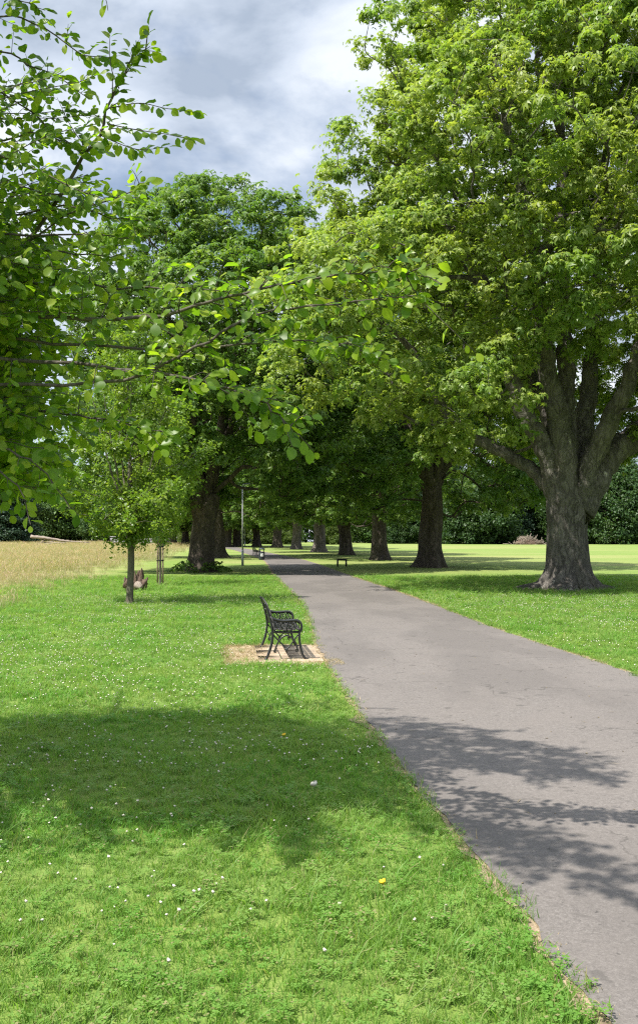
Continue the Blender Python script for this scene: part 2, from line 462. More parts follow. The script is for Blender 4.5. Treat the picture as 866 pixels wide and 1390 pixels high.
u_, v_ = seg_dist(GX, GY)
pad_d = np.maximum(np.maximum(-0.35 - u_, u_ - 2.05), np.maximum(-0.75 - v_, v_ - 0.7))
soil = np.clip(1 - np.maximum(pad_d, 0) / 0.45, 0, 1)
for B, r in ((R1B, 2.3), (L1B, 1.4), (np.array(at(585, 770)), 2.0), (np.array(at(177, 820)), 0.5), (np.array(at(218, 795)), 0.45)):
    soil = np.maximum(soil, 0.85 * np.clip(1 - (np.hypot(GX - B[0], (GY - B[1])) - r * .55) / (r * .45), 0, 1))
nx, ny = len(gx), len(gy)
i = np.arange(ny - 1)[:, None] * nx; j = np.arange(nx - 1)[None]
Q = np.stack([i + j, i + j + 1, i + nx + j + 1, i + nx + j], -1).reshape(-1, 4)
field = np.clip((GY - 34) / 30, 0, 1) * np.clip((GX + 8 + 0.08 * (GY - 40)) / 4, 0, 1)
gme = np_mesh('lawn', np.stack([GX, GY, GZ], -1).reshape(-1, 3), Q, attrs={'soil': soil, 'meadow': meadow_mask(GX, GY), 'field': field}, smooth=True)
o = mobj('lawn', gme, M['lawn']); tag(o, kind='structure')

ang = np.linspace(0, 2 * math.pi, 90, endpoint=False)
rr_ = 1 + .05 * np.sin(5 * ang + 1) + .04 * np.sin(11 * ang) + rng.normal(0, .025, 90)
uu = np.sign(np.cos(ang)) * np.abs(np.cos(ang)) ** .45 * 1.30 * rr_ + .80; vv = np.sign(np.sin(ang)) * np.abs(np.sin(ang)) ** .45 * .80 * rr_ - .03
B_ = BENCH_N[None] + uu[:, None] * BDIR + vv[:, None] * BSIDE
V = np.vstack([np.column_stack([B_, np.full(90, .004)]), [*(BENCH_N + .8 * BDIR), .004]])
o = mobj('bare_ground', np_mesh('bare_ground', V, tris=[[90, (k + 1) % 90, k] for k in range(90)]), M['verge']); tag(o, kind='structure')
# bench pad: row of paving slabs
g = Geo()
pad_rz = math.atan2(BDIR[1], BDIR[0]) - math.pi / 2
for a in range(3):
    for b in range(2):
        u0 = -0.20 + a * 0.70; v0 = -0.42 + b * 0.475
        c = BENCH_N + BDIR * (u0 + 0.345) + BSIDE * (v0 + 0.2325)
        g.box((c[0], c[1], -0.006 + 0.003 * ((a + b) % 2)), (0.472, 0.697, 0.05), pad_rz)
o = g.build('bench_pavement', M['slab'], smooth=False); tag(o, kind='structure')


def on_pad(x, y, m=0.0):
    u, v = seg_dist(x, y)
    return (u > -0.22 - m) & (u < 1.92 + m) & (v > -0.45 - m) & (v < 0.56 + m)


# ------------------------------------------------------------------ grass (geometry-node scatter of tufts)
def tuft_mesh(name, nblade, spread, hmin, hmax, width, lean, seed, seed_head=0.0):
    r = np.random.default_rng(seed); V = []; Qd = []; T = []; H = []; RN = []; k = 0
    for b in range(nblade):
        a = r.uniform(0, 2 * math.pi); rr = spread * math.sqrt(r.uniform()); base = np.array([rr * math.cos(a), rr * math.sin(a), -0.005])
        h = r.uniform(hmin, hmax); la = r.uniform(0, 2 * math.pi); L = r.uniform(0.15, 1.0) * lean * h
        d = np.array([math.cos(la), math.sin(la), 0]); fa = r.uniform(0, math.pi); s = np.array([math.cos(fa), math.sin(fa), 0]) * width / 2 * r.uniform(.7, 1.3)
        p1 = base + np.array([0, 0, h * .5]) + d * L * .3; p2 = base + np.array([0, 0, h]) + d * L
        if r.uniform() < seed_head:
            pm = base + (p2 - base) * 0.78
            V += [base - s * .4, base + s * .4, pm + s * .5, pm - s * .5, (pm + p2) / 2 + s * 2.2, (pm + p2) / 2 - s * 2.2, p2]
            Qd += [[k, k + 1, k + 2, k + 3], [k + 3, k + 2, k + 4, k + 5]]; T += [[k + 5, k + 4, k + 6]]; H += [0, 0, .8, .8, 1, 1, 1]; c = 7
        else:
            V += [base - s, base + s, p1 + s * .8, p1 - s * .8, p2]
            Qd += [[k, k + 1, k + 2, k + 3]]; T += [[k + 3, k + 2, k + 4]]; H += [0, 0, .6, .6, 1]; c = 5
        RN += [r.uniform()] * c; k += c
    return np_mesh(name, V, Qd, T, {'h': H, 'rnd': RN})


def scatter(name, pts, scl, meshes, material, tilt=0.15):
    """one stuff object: a point cloud of tufts through geometry nodes"""
    pts = np.asarray(pts, np.float32); k = len(pts)
    me = np_mesh(name, pts)
    a = me.attributes.new('scl', 'FLOAT', 'POINT'); a.data.foreach_set('value', np.asarray(scl, np.float32))
    rot = np.stack([rng.normal(0, tilt, k), rng.normal(0, tilt, k), rng.uniform(0, 6.283, k)], -1).astype(np.float32)
    a = me.attributes.new('rot', 'FLOAT_VECTOR', 'POINT'); a.data.foreach_set('vector', rot.ravel())
    o = mobj(name, me, material)
    src = bpy.data.collections.new(name + '_source')
    for mm in meshes:
        mm.materials.append(material); so = bpy.data.objects.new(mm.name, mm); src.objects.link(so)
    gn = bpy.data.node_groups.new(name + '_scatter', 'GeometryNodeTree')
    gn.interface.new_socket('Geometry', in_out='INPUT', socket_type='NodeSocketGeometry')
    gn.interface.new_socket('Geometry', in_out='OUTPUT', socket_type='NodeSocketGeometry')
    gi = gn.nodes.new('NodeGroupInput'); go = gn.nodes.new('NodeGroupOutput')
    ci = gn.nodes.new('GeometryNodeCollectionInfo'); ci.inputs['Collection'].default_value = src; ci.inputs['Separate Children'].default_value = True; ci.inputs['Reset Children'].default_value = True
    ip = gn.nodes.new('GeometryNodeInstanceOnPoints'); ip.inputs['Pick Instance'].default_value = True
    a1 = gn.nodes.new('GeometryNodeInputNamedAttribute'); a1.data_type = 'FLOAT_VECTOR'; a1.inputs[0].default_value = 'rot'
    a2 = gn.nodes.new('GeometryNodeInputNamedAttribute'); a2.data_type = 'FLOAT'; a2.inputs[0].default_value = 'scl'
    L = gn.links.new
    L(gi.outputs[0], ip.inputs['Points']); L(ci.outputs[0], ip.inputs['Instance'])
    e2r = gn.nodes.new('FunctionNodeEulerToRotation'); L(a1.outputs[0], e2r.inputs[0]); L(e2r.outputs[0], ip.inputs['Rotation'])
    L(a2.outputs[0], ip.inputs['Scale']); L(ip.outputs[0], go.inputs[0])
    md = o.modifiers.new('scatter', 'NODES'); md.node_group = gn
    return o


def candidates(y0, y1, dens, xmin=None, xmax=None, margin=0.9):
    hw = 0.36 * y1 + margin
    x0 = -hw if xmin is None else max(xmin, -hw); x1 = hw if xmax is None else min(xmax, hw)
    k = int((x1 - x0) * (y1 - y0) * dens)
    x = rng.uniform(x0, x1, k); y = rng.uniform(y0, y1, k)
    ok = np.abs(x) < 0.36 * y + margin
    return x[ok], y[ok]


def trunk_clear(x, y):
    ok = np.ones(len(x), bool)
    for B, r in ((R1B, 1.5), (L1B, 1.0), (np.array(at(585, 770)), 1.0)):
        ok &= np.hypot(x - B[0], y - B[1]) > r + rng.normal(0, .25, len(x))
    return ok


px_, py_, ps_ = [], [], []
for y0, y1, dens, sc in ((2.2, 6, 800, 1.0), (6, 10, 480, 1.15), (10, 16, 250, 1.4), (16, 26, 110, 1.9), (26, 46, 34, 2.6)):
    x, y = candidates(y0, y1, dens)
    l, r_ = PLX(y), PRX(y); e = rng.uniform(-0.045, 0.07, len(x)) + .04 * np.sin(y * 5.1) * np.sin(y * 1.7)
    ok = ((x < l - e) | (x > r_ + e)) & ~on_pad(x, y, 0.10) & trunk_clear(x, y) & (meadow_mask(x, y) < rng.uniform(.3, 1, len(x)))
    u, v = seg_dist(x, y); nearpad = (u > -.55) & (u < 2.0) & (v > -.95) & (v < .9)
    ok &= ~(nearpad & (rng.uniform(size=len(x)) < .88))
    px_.append(x[ok]); py_.append(y[ok]); ps_.append(np.full(ok.sum(), sc) * rng.uniform(.7, 1.25, ok.sum()))
X, Y, S = map(np.concatenate, (px_, py_, ps_))
# patchy growth: slightly longer clumps
S *= 1 + 0.22 * np.sin(X * 2.1 + 1.3 * np.sin(Y * 1.7)) * np.sin(Y * 1.9 + X)
def weed_mesh(name, seed):
    # low rosette of round clover-like leaflets
    r = np.random.default_rng(seed); V = []; T4 = []; H = []; RN = []; k = 0
    for b in range(9):
        a = r.uniform(0, 6.28); q = r.uniform(.005, .05); c = np.array([q * math.cos(a), q * math.sin(a), r.uniform(.02, .045)]); u0 = r.uniform(0, 6.28)
        for m_ in range(3):
            an = u0 + m_ * 2.09; d = np.array([math.cos(an), math.sin(an), r.uniform(-.1, .35)]); sd = np.array([-math.sin(an), math.cos(an), 0]); l = r.uniform(.010, .016)
            V += [c, c + d * l * .55 - sd * l * .42, c + d * l, c + d * l * .55 + sd * l * .42]; T4.append([k, k + 1, k + 2, k + 3]); H += [.7] * 4; RN += [r.uniform(0, .5)] * 4; k += 4
    return np_mesh(name, V, T4, None, {'h': H, 'rnd': RN})
tufts = [tuft_mesh('grass_tuft', 11, 0.045, 0.025, 0.06, 0.0042, 1.0, 10 + k) for k in range(4)] + [tuft_mesh('grass_tuft', 8, 0.05, 0.05, 0.10, 0.0046, 1.5, 20), weed_mesh('weed_tuft', 21)]
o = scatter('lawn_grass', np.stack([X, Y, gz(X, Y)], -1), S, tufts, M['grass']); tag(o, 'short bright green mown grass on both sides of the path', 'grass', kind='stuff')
print('grass tufts', len(X))

px_, py_, ps_ = [], [], []
for y0, y1, dens, sc in ((18, 45, 11, 0.75), (45, 90, 4, 1.0), (90, 190, 1.5, 1.25)):
    x, y = candidates(y0, y1, dens, xmax=-5, margin=2)
    ok = meadow_mask(x, y) > rng.uniform(.15, 1, len(x)); ok &= x < PLX(y) - 4
    px_.append(x[ok]); py_.append(y[ok]); ps_.append(np.full(ok.sum(), sc) * rng.uniform(.6, 1.2, ok.sum()))
X, Y, S = map(np.concatenate, (px_, py_, ps_))
S *= 1 + 0.3 * np.sin(X * .5 + Y * .23) * np.sin(Y * .31)
tufts = [tuft_mesh('meadow_tuft', 26, 0.30, 0.25, 0.55, 0.010, 0.6, 30 + k, 0.6) for k in range(4)]
o = scatter('meadow_grass', np.stack([X, Y, gz(X, Y)], -1), S, tufts, M['meadow']); tag(o, 'tall straw coloured uncut meadow grass left of the mown lawn', 'meadow grass', kind='stuff')
print('meadow tufts', len(X))

# straw and dry grass lying along the path edge and round the bench pad
y = np.concatenate([rng.uniform(2.5, 14, 420), rng.uniform(14, 45, 900)])
sd = rng.integers(0, 2, len(y)); off = np.abs(rng.normal(0.02, 0.06, len(y)))
x = np.where(sd == 0, PLX(y) - off + .03, PRX(y) + off - .03)
u = rng.uniform(-.60, 2.15, 2600); v = rng.uniform(-.95, .75, 2600); keep = ((u < .06) | (v < -.22) | (rng.uniform(size=2600) < .10)) & (rng.uniform(size=2600) < .8)
B = BENCH_N[None] + u[keep, None] * BDIR + v[keep, None] * BSIDE
x = np.concatenate([x, B[:, 0]]); y = np.concatenate([y, B[:, 1]])
tufts = [tuft_mesh('straw_tuft', 7, 0.05, 0.010, 0.03, 0.004, 2.6, 50 + k) for k in range(3)]
o = scatter('dry_grass', np.stack([x, y, gz(x, y) + .006], -1), rng.uniform(.7, 1.4, len(x)) * (1 + .02 * y), tufts, M['straw']); tag(o, 'pale dry straw along the path edges and around the bench paving', 'dry grass', kind='stuff')


# fallen leaf bits and twigs on the path
k = 420; y = rng.uniform(2.5, 30, k); t = rng.beta(.45, .6, k); x = PLX(y) + t * (PRX(y) - PLX(y))
V = []; T = []; Q4 = []
lt = np_mesh('leaf_scrap', [(-.011, 0, .001), (0, -.005, .005), (.012, .001, .002), (0, .006, .004)], [[0, 1, 2, 3]], attrs={'h': [.5] * 4, 'rnd': [.9] * 4})
tw = np_mesh('twig_scrap', [(-.04, 0, .002), (.0, -.002, .006), (.04, .004, .002), (0, .003, .006)], [[0, 1, 2, 3]], attrs={'h': [0] * 4, 'rnd': [.2] * 4})
M['litter'] = simple_noise_mat('leaf_litter', (0.07, 0.05, 0.03), (0.30, 0.24, 0.12), 1.5, 0.9, 0.0)
o = scatter('leaf_litter', np.stack([x, y, gz(x, y) + .013], -1), rng.uniform(.7, 1.6, k), [lt, lt.copy(), tw], M['litter'], tilt=.05); tag(o, 'tiny dry leaf scraps and twigs strewn over the path', 'leaf litter', kind='stuff')

# ------------------------------------------------------------------ clover and dandelions
def blob(r, seg=7, rings=4, jitter=0.12, seed=0):
    rr = np.random.default_rng(seed); V = []; Q = []
    for a in range(rings + 1):
        th = math.pi * a / rings
        for b in range(seg):
            q = r * (1 + rr.normal(0, jitter)); V.append((q * math.sin(th) * math.cos(2 * math.pi * b / seg), q * math.sin(th) * math.sin(2 * math.pi * b / seg), q * math.cos(th)))
    for a in range(rings):
        for b in range(seg): Q.append((a * seg + b, (a + 1) * seg + b, (a + 1) * seg + (b + 1) % seg, a * seg + (b + 1) % seg))
    return np.array(V), Q


def flower_mesh(name, r, h, pm):
    g = Geo(); V, Q = blob(r, seg=9, rings=6, jitter=.22, seed=3); V[:, 2] *= .75; g.add(V + (0, 0, h), Q); nq = len(Q)
    V, Q, T = tube([(0, 0, 0), (.004, 0, h * .5), (0, 0, h - r * .5)], .0013, 4); g.add(V, Q, T)
    me = g.mesh(name, False); me.materials.append(pm); me.materials.append(M['stem'])
    idx = np.ones(len(me.polygons), np.int32); idx[:nq] = 0; me.polygons.foreach_set('material_index', idx)
    return me


cl = flower_mesh('clover_flower', 0.0066, 0.05, M['petal'])
patch = [(-1.3, 4.9, .5), (-1.7, 5.6, .5), (-1.9, 6.2, .5), (-1.5, 6.1, .6), (-2.3, 7.2, .5), (-.5, 4.4, .3), (-.9, 4.5, .25), (.35, 4.5, .5), (-.1, 5.6, .9), (-1.2, 4.1, .5)]
k = 0
while k < 95:
    a = patch[rng.integers(len(patch))]
    x, y = rng.normal(a[0], a[2] * .7), rng.normal(a[1], a[2] * .7)
    if not (x < PLX(y) - .15 and 3.6 < y < 8 and x > -.36 * y): continue
    o = mobj('clover_flower', cl); s = rng.uniform(.75, 1.3)
    o.location = (x, y, 0); o.scale = (s,) * 3; o.rotation_euler = (rng.normal(0, .2), rng.normal(0, .2), rng.uniform(0, 6))
    tag(o, 'tiny white clover flower head in the nearest grass left of the path', 'clover', 'white clover heads in the near grass'); k += 1
x, y = candidates(7, 30, 40)
cn = np.sin(x * 1.1 + 2 * np.sin(y * .45)) * np.sin(y * .8 + .7 * x) + .25 * np.sin(x * 3 + y * 2)
ok = ((x < PLX(y) - .15) | (x > PRX(y) + .15)) & (cn > rng.uniform(-1.1, .8, len(x))) & ~on_pad(x, y, .3) & (meadow_mask(x, y) < .1)
me = flower_mesh('clover_head', 0.0062, 0.06, M['petal'])
cm = me.copy(); cm.materials.clear(); me2 = me
o = scatter('clover_patch', np.stack([x[ok], y[ok], gz(x[ok], y[ok])], -1), rng.uniform(.8, 1.4, ok.sum()), [me2], M['petal'])
tag(o, 'sprinkling of small white clover flowers across the sunlit lawn', 'clover', kind='stuff')
dm = flower_mesh('dandelion', 0.016, 0.05, M['yellow'])
for (px, py), lb in (((517, 1199), 'yellow dandelion in the sunlit grass near the bottom of the path edge'), ((386, 1001), 'orange yellow flower in the shaded grass, the farther of two')):
    o = mobj('dandelion', dm); q = at(px, py); o.location = (q[0], q[1] - .1, 0); o.scale = (1, 1, .9); tag(o, lb, 'dandelion')
o = mobj('dandelion_clock', flower_mesh('dandelion_clock', .022, .08, M['petal'])); q = at(426, 1080); o.location = q
tag(o, 'round white dandelion seed head standing in the shaded grass', 'dandelion')

# ------------------------------------------------------------------ trees


def norm(v): return v / (np.linalg.norm(v, axis=-1, keepdims=True) + 1e-9)


def leaf_quads(p, d, nrm, L, W, fold=0.18, droop=0.25):
    """rhombic leaflets, one folded quad each"""
    s = norm(np.cross(d, nrm)); L = L[:, None]; W = W[:, None]
    mid = p + d * L * .55
    up = nrm * W * fold
    V = np.stack([p, mid + s * W / 2 + up, p + d * L - nrm * L * droop, mid - s * W / 2 + up], 1)
    return V


def clusters(cent, nrm, size, r, kind='palmate', nl=6, tone=None):
    """compound leaves (palmate) or loose sprigs of small leaves; returns V (k,4,3), rnd (k,)"""
    K = len(cent); nrm = norm(nrm)
    t = norm(np.cross(nrm, r.normal(size=(K, 3)))); b = np.cross(nrm, t)
    Vs = []; RN = []
    base = r.uniform(size=K) if tone is None else tone
    for a in range(nl):
        if kind == 'palmate':
            ang = (a - (nl - 1) / 2) * (4.9 / nl) + r.normal(0, .12, K); L = size * (1 - .38 * abs(a - (nl - 1) / 2) / (nl / 2)) * r.uniform(.8, 1.15, K)
            d = norm(np.cos(ang)[:, None] * t + np.sin(ang)[:, None] * b - nrm * r.uniform(.15, .6, K)[:, None])
            p = cent; W = L * .40; nn = nrm
        else:
            d = norm(r.normal(size=(K, 3)) + nrm * .2); p = cent + r.normal(0, 1, (K, 3)) * size[:, None] * .8
            L = size * r.uniform(.7, 1.2, K); W = L * .62; nn = norm(nrm + r.normal(0, .45, (K, 3)))
            d = norm(d - nn * (d * nn).sum(1)[:, None] * .8)
        Vs.append(leaf_quads(p, d, nn, L, W)); RN.append(np.clip(base * .6 + r.uniform(0, .4, K), 0, 1))
    return np.concatenate(Vs), np.concatenate(RN)


def quads_mesh(name, V4, rn):
    k = len(V4)
    return np_mesh(name, V4.reshape(-1, 3), np.arange(4 * k).reshape(k, 4), attrs={'rnd': np.repeat(rn, 4)})


def big_trunk_mod(seed, flare=0.5, fh=0.55, z0=0.0, lobes=6):
    r = np.random.default_rng(seed); ph = r.uniform(0, 6.28, 8)
    def mod(rr, a, pts):
        z = (pts[:, 2] - z0)[:, None]
        m = 1 + .045 * np.sin(3 * a + ph[0] + .5 * z) + .035 * np.sin(7 * a + ph[1] - .4 * z) + .028 * np.sin(13 * a + ph[2] + .8 * z) + .02 * np.sin(21 * a + 1.1 * z + ph[5])
        m = m + .03 * np.sin(2.1 * z + 2 * a + ph[3])
        f = flare * np.exp(-np.maximum(z, 0) / fh)
        m = m + f * (0.65 + .45 * np.sin(lobes * a + ph[4]) + .3 * np.sin((lobes - 3) * a + ph[6]))
        return rr * m
    return mod


def limb_mod(seed):
    r = np.random.default_rng(seed); ph = r.uniform(0, 6.28, 4)
    def mod(rr, a, pts):
        s = np.arange(len(pts))[:, None]
        return rr * (1 + .06 * np.sin(3 * a + ph[0] + .3 * s) + .04 * np.sin(7 * a + ph[1] - .2 * s) + .05 * np.sin(.9 * s + ph[2] + a))
    return mod


def make_tree(seed, trunk, limbs, profile, n_clump, clump_r, per, leaf, kind, nl, inner=0.45, shell=0.72, trunk_sides=28, flare=0.5, balance=0.3,
              flat=0.65, tip_r=0.010, cull=None, extra=None, zs=1.0, droop_low=0.0, fh=.55, wob=.13):
    """returns (trunk_mesh, branch_mesh, crown_mesh), origin at the base of the trunk.
    trunk: [(x,y,z,r)...]; limbs: list of the same; profile: [(z, radius)...]"""
    r = np.random.default_rng(seed)
    g = Geo()
    tp = smooth_path(np.array(trunk, float), 26)
    g.tube(tp[:, :3], tp[:, 3], trunk_sides, mod=big_trunk_mod(seed, flare, fh))
    nodes = [tp[-8:, :3]]; plen = [np.linspace(0, .5, 8)]; rads = [tp[-8:, 3] * .5]
    for li, lb in enumerate(limbs):
        lp = smooth_path(np.array(lb, float), max(12, len(lb) * 6)); sides = 18 if lp[0, 3] > .2 else 10
        lp[3:-1, :3] += r.normal(0, .04, (len(lp) - 4, 3)) * min(1, lp[0, 3] * 3)
        g.tube(lp[:, :3], lp[:, 3], sides, mod=limb_mod(seed + li))
        seg = np.concatenate([[0], np.cumsum(np.linalg.norm(np.diff(lp[:, :3], axis=0), axis=1))])
        k0 = len(lp) // 4
        nodes.append(lp[k0:, :3]); plen.append(seg[k0:]); rads.append(lp[k0:, 3])
    tm = g.mesh('trunk')
    nodes = np.concatenate(nodes); plen = np.concatenate(plen); nseed = len(nodes); seedr = np.concatenate(rads)
    # clump centres in the crown envelope
    prof = np.array(profile, float); z0, z1 = prof[0, 0], prof[-1, 0]
    ph = r.uniform(0, 6.28, 6)
    C = []; O = []
    while len(C) < n_clump:
        z = r.uniform(z0, z1); Rz = np.interp(z, prof[:, 0], prof[:, 1])
        if r.uniform() > (Rz / prof[:, 1].max()) ** 1.1: continue
        a = r.uniform(0, 6.283)
        lob = 1 + wob * np.sin(3 * a + ph[0] + z * .5) + wob * .75 * np.sin(5 * a + ph[1] - z * .7) + wob * .55 * np.sin(z * 1.6 + ph[2] + 2 * a)
        q = (shell + (1 - shell) * r.uniform() ** .6) if r.uniform() > inner else math.sqrt(r.uniform()) * shell
        c = np.array([q * Rz * lob * math.cos(a), q * Rz * lob * math.sin(a), z - droop_low * q * Rz * .1])
        ax = tp[-1, :2] * min(1, z / max(tp[-1, 2], .1)); c[:2] += ax
        if cull is not None and cull(c): continue
        C.append(c); O.append(np.array([math.cos(a), math.sin(a), (z - (z0 + z1) / 2) / (z1 - z0) * 1.2]))
    if extra is not None:
        for c in extra: C.append(np.array(c, float)); O.append(norm(np.array([c[0], c[1], 2.0])))
    C = np.array(C); O = norm(np.array(O))
    order = np.argsort(np.min(np.linalg.norm(C[:, None] - nodes[None], axis=2), axis=1))
    cap = nseed + 5 * len(C) + 10
    NP = np.zeros((cap, 3)); NP[:nseed] = nodes; PL = np.zeros(cap); PL[:nseed] = plen; PAR = np.full(cap, -1); cnt = nseed
    tips = []
    for ci in order:
        c = C[ci]; d = np.linalg.norm(NP[:cnt] - c, axis=1)
        # prefer to grow outward and upward, not back towards the trunk
        b = int(np.argmin(d + balance * PL[:cnt] + 0.5 * np.maximum(0, NP[:cnt, 2] - c[2])))
        p0 = NP[b]; L = d[b]; k = 4 if L > 1.2 else 2
        side = r.normal(0, .10, 3) * L; arch = np.array([0, 0, .10 * L])
        prev = b
        for q in range(1, k + 1):
            t = q / k; pp = p0 * (1 - t) + c * t + (side + arch) * math.sin(math.pi * t) + (r.normal(0, .035, 3) * L if q < k else 0)
            NP[cnt] = pp; PL[cnt] = PL[prev] + L / k; PAR[cnt] = prev; prev = cnt; cnt += 1
        tips.append(prev)
    # pipe-model radii
    A = np.zeros(cnt); A[tips] = tip_r ** 2.3
    for q in range(cnt - 1, nseed - 1, -1):
        if PAR[q] >= 0: A[PAR[q]] += A[q]
    RR = np.maximum(A, 1e-9) ** (1 / 2.3)
    RR[:nseed] = np.minimum(RR[:nseed], seedr)
    big = np.full(cnt, -1); bestA = np.zeros(cnt)
    for q in range(nseed, cnt):
        pq = PAR[q]
        if A[q] > bestA[pq]: bestA[pq] = A[q]; big[pq] = q
    g = Geo()
    for q in range(nseed, cnt):
        pq = PAR[q]
        if pq >= nseed and big[pq] == q: continue
        chain = [pq, q]
        while big[chain[-1]] >= 0: chain.append(big[chain[-1]])
        pts = NP[chain]; rd = RR[chain].copy(); rd[0] = min(rd[0], rd[1] * 1.25); rd[-1] *= .4
        if len(pts) > 3: pr = smooth_path(np.column_stack([pts, rd]), len(pts) * 2); pts, rd = pr[:, :3], np.abs(pr[:, 3])
        g.tube(pts, rd, 9 if rd[0] > .12 else 6 if rd[0] > .04 else 4, cap=False)
    bm_ = g.mesh('branches')
    # leaf clusters on each clump: drooping dome, denser on its outer and upper side
    K = len(C)
    npc = r.integers(int(per * .6), int(per * 1.4) + 1, K); idx = np.repeat(np.arange(K), npc)
    u = norm(r.normal(size=(len(idx), 3)) + O[idx] * .35 + np.array([0, 0, .35]))
    rc = (clump_r[0] + (clump_r[1] - clump_r[0]) * r.uniform(size=K))[idx]
    rad_ = rc * r.uniform(.2, 1.0, len(idx)) ** .7 * np.exp(r.normal(0, .22, len(idx)))
    pos = C[idx] + u * rad_[:, None] * np.array([1, 1, flat])
    nr = u * .8 + np.array([0, 0, .6]) + r.normal(0, .35, (len(idx), 3)) + SUN * .25
    ctone = r.uniform(0, 1, K); csize = r.uniform(.75, 1.2, K)
    V, rn = clusters(pos, nr, leaf * csize[idx] * r.uniform(.55, 1.35, len(idx)), r, kind, nl, np.clip(ctone[idx] * .7 + r.uniform(0, .5, len(idx)), 0, 1))
    return tm, bm_, quads_mesh('crown', V, rn)


def place_tree(name, meshes, loc, mats, label, cat='tree', group=None, rz=0.0, sc=1.0):
    t = empty(name, loc, rz); t.scale = (sc,) * 3 if not hasattr(sc, '__len__') else sc
    for nm, me, mt in zip(('trunk', 'branches', 'crown'), meshes, mats):
        if me is None: continue
        if not len(me.materials): me.materials.append(mt)
        mobj(nm, me, None, t)
    return tag(t, label, cat, group)


AV = 'old horse chestnut trees lining the path'
# --- hero tree on the right
s = 34.0 / F
def H(px, py, dy, r): return ((px - 770) * s, dy, CAMH + (HY - py) * s, r)
trunk = [(0, 0, -.25, .84), (0, 0, .35, .78), (-.02, 0, 1.1, .71), (-.05, 0, 2.2, .70), (-.02, 0, 3.1, .76), (0.0, 0, 3.9, .64), (.0, 0, 4.3, .42)]
limbs = [
    [H(785, 690, 0, .62), H(805, 650, 0.1, .58), H(835, 612, .3, .52), H(868, 590, .5, .46), H(930, 540, .8, .36), H(1000, 450, 1.2, .26), H(1060, 330, 1.0, .15), H(1090, 230, 1, .07)],
    [H(765, 690, -.2, .56), H(762, 640, -.3, .52), H(756, 585, -.4, .44), H(742, 530, -.5, .36), H(733, 460, -.4, .30), H(726, 370, -.2, .24), H(715, 250, 0, .17), H(706, 120, .3, .10), H(700, 20, .4, .05)],
    [H(768, 650, -.1, .46), H(768, 590, 0, .40), H(769, 530, .1, .33), H(768, 470, .2, .30), H(765, 380, .3, .24), H(762, 240, .2, .17), H(768, 80, 0, .10), H(770, -80, 0, .05)],
    [H(755, 665, -.1, .42), H(738, 615, -.3, .36), H(712, 575, -.6, .31), H(692, 530, -.8, .28), H(682, 485, -1.0, .25), H(664, 430, -1.4, .21), H(632, 390, -1.9, .16), H(590, 330, -2.4, .11), H(550, 260, -2.6, .06)],
    [H(752, 668, .2, .30), H(718, 632, .5, .24), H(672, 604, .8, .20), H(632, 582, .9, .18), H(606, 553, .8, .16), H(593, 525, .6, .17), H(560, 470, .3, .12), H(500, 420, 0, .07)],
    [H(785, 660, .3, .45), H(797, 600, .7, .38), H(806, 540, 1.1, .33), H(818, 480, 1.5, .28), H(830, 380, 2.0, .21), H(842, 250, 2.4, .14), H(850, 120, 2.5, .07)],
    [H(790, 650, -.4, .38), H(812, 585, -1.0, .33), H(832, 530, -1.5, .27), H(860, 440, -2.1, .20), H(890, 320, -2.6, .13), H(910, 200, -2.8, .07)],
    [H(775, 640, .6, .36), H(760, 570, 1.5, .30), H(735, 480, 2.6, .23), H(690, 360, 3.8, .15), H(660, 240, 4.4, .08)],
    [H(742, 510, -.5, .22), H(715, 420, -1.6, .18), H(690, 330, -2.7, .14), H(660, 230, -3.6, .10), H(640, 130, -4.0, .05)],
]
for lb_ in limbs[:8]:
    lb_.insert(0, (0.5 * lb_[0][0], 0.3 * lb_[0][1], 2.5, min(.36, lb_[0][3])))
prof = [(4.9, 5.0), (6.2, 7.6), (8.0, 9.3), (10.5, 10.1), (13.5, 9.9), (16.5, 8.8), (19.2, 6.6), (21.8, 5.0), (24.5, 3.0), (26.4, .8)]
def hero_cull(c):
    # open heart of the crown round the big stems, seen from the path side
    return (c[2] < 8.0 and -2.6 < c[0] < 1.7 and c[1] < 1.0) or (c[2] < 7.0 and -4.0 < c[0] < 2.2 and np.hypot(c[0], c[1]) < 5.5)
hero = make_tree(11, trunk, limbs, prof, 3000, (.26, .88), 56, .172, 'palmate', 6, inner=.30, shell=.66, trunk_sides=72, flare=.80, fh=.36, cull=hero_cull, tip_r=.012)
g = Geo(); r_ = np.random.default_rng(12)
for k in range(11):
    a = k * 6.283 / 11 + r_.uniform(-.22, .22); L = r_.uniform(1.3, 2.1); w0 = r_.uniform(.13, .24); ca, sa = math.cos(a), math.sin(a); bend = r_.uniform(-.35, .35)
    pts = [(ca * .50, sa * .50, .95), (ca * .78, sa * .78, .38), (ca * 1.02, sa * 1.02, .12), (ca * L * .8 - sa * bend * .4, sa * L * .8 + ca * bend * .4, .0), (ca * L - sa * bend, sa * L + ca * bend, -.14)]
    g.tube(smooth_path(pts, 16), np.interp(np.arange(16), [0, 6, 15], [w0, w0 * .95, w0 * .45]), 9, mod=limb_mod(200 + k))
rm = g.mesh('roots')
hero_t = place_tree('chestnut_tree', hero, (R1B[0], R1B[1], 0), (M['bark'], M['bark'], M['leaf_chestnut']),
           'huge chestnut with a thick many-stemmed grey trunk, nearest on the right lawn', group=AV)
mobj('roots', rm, M['bark'], hero_t)


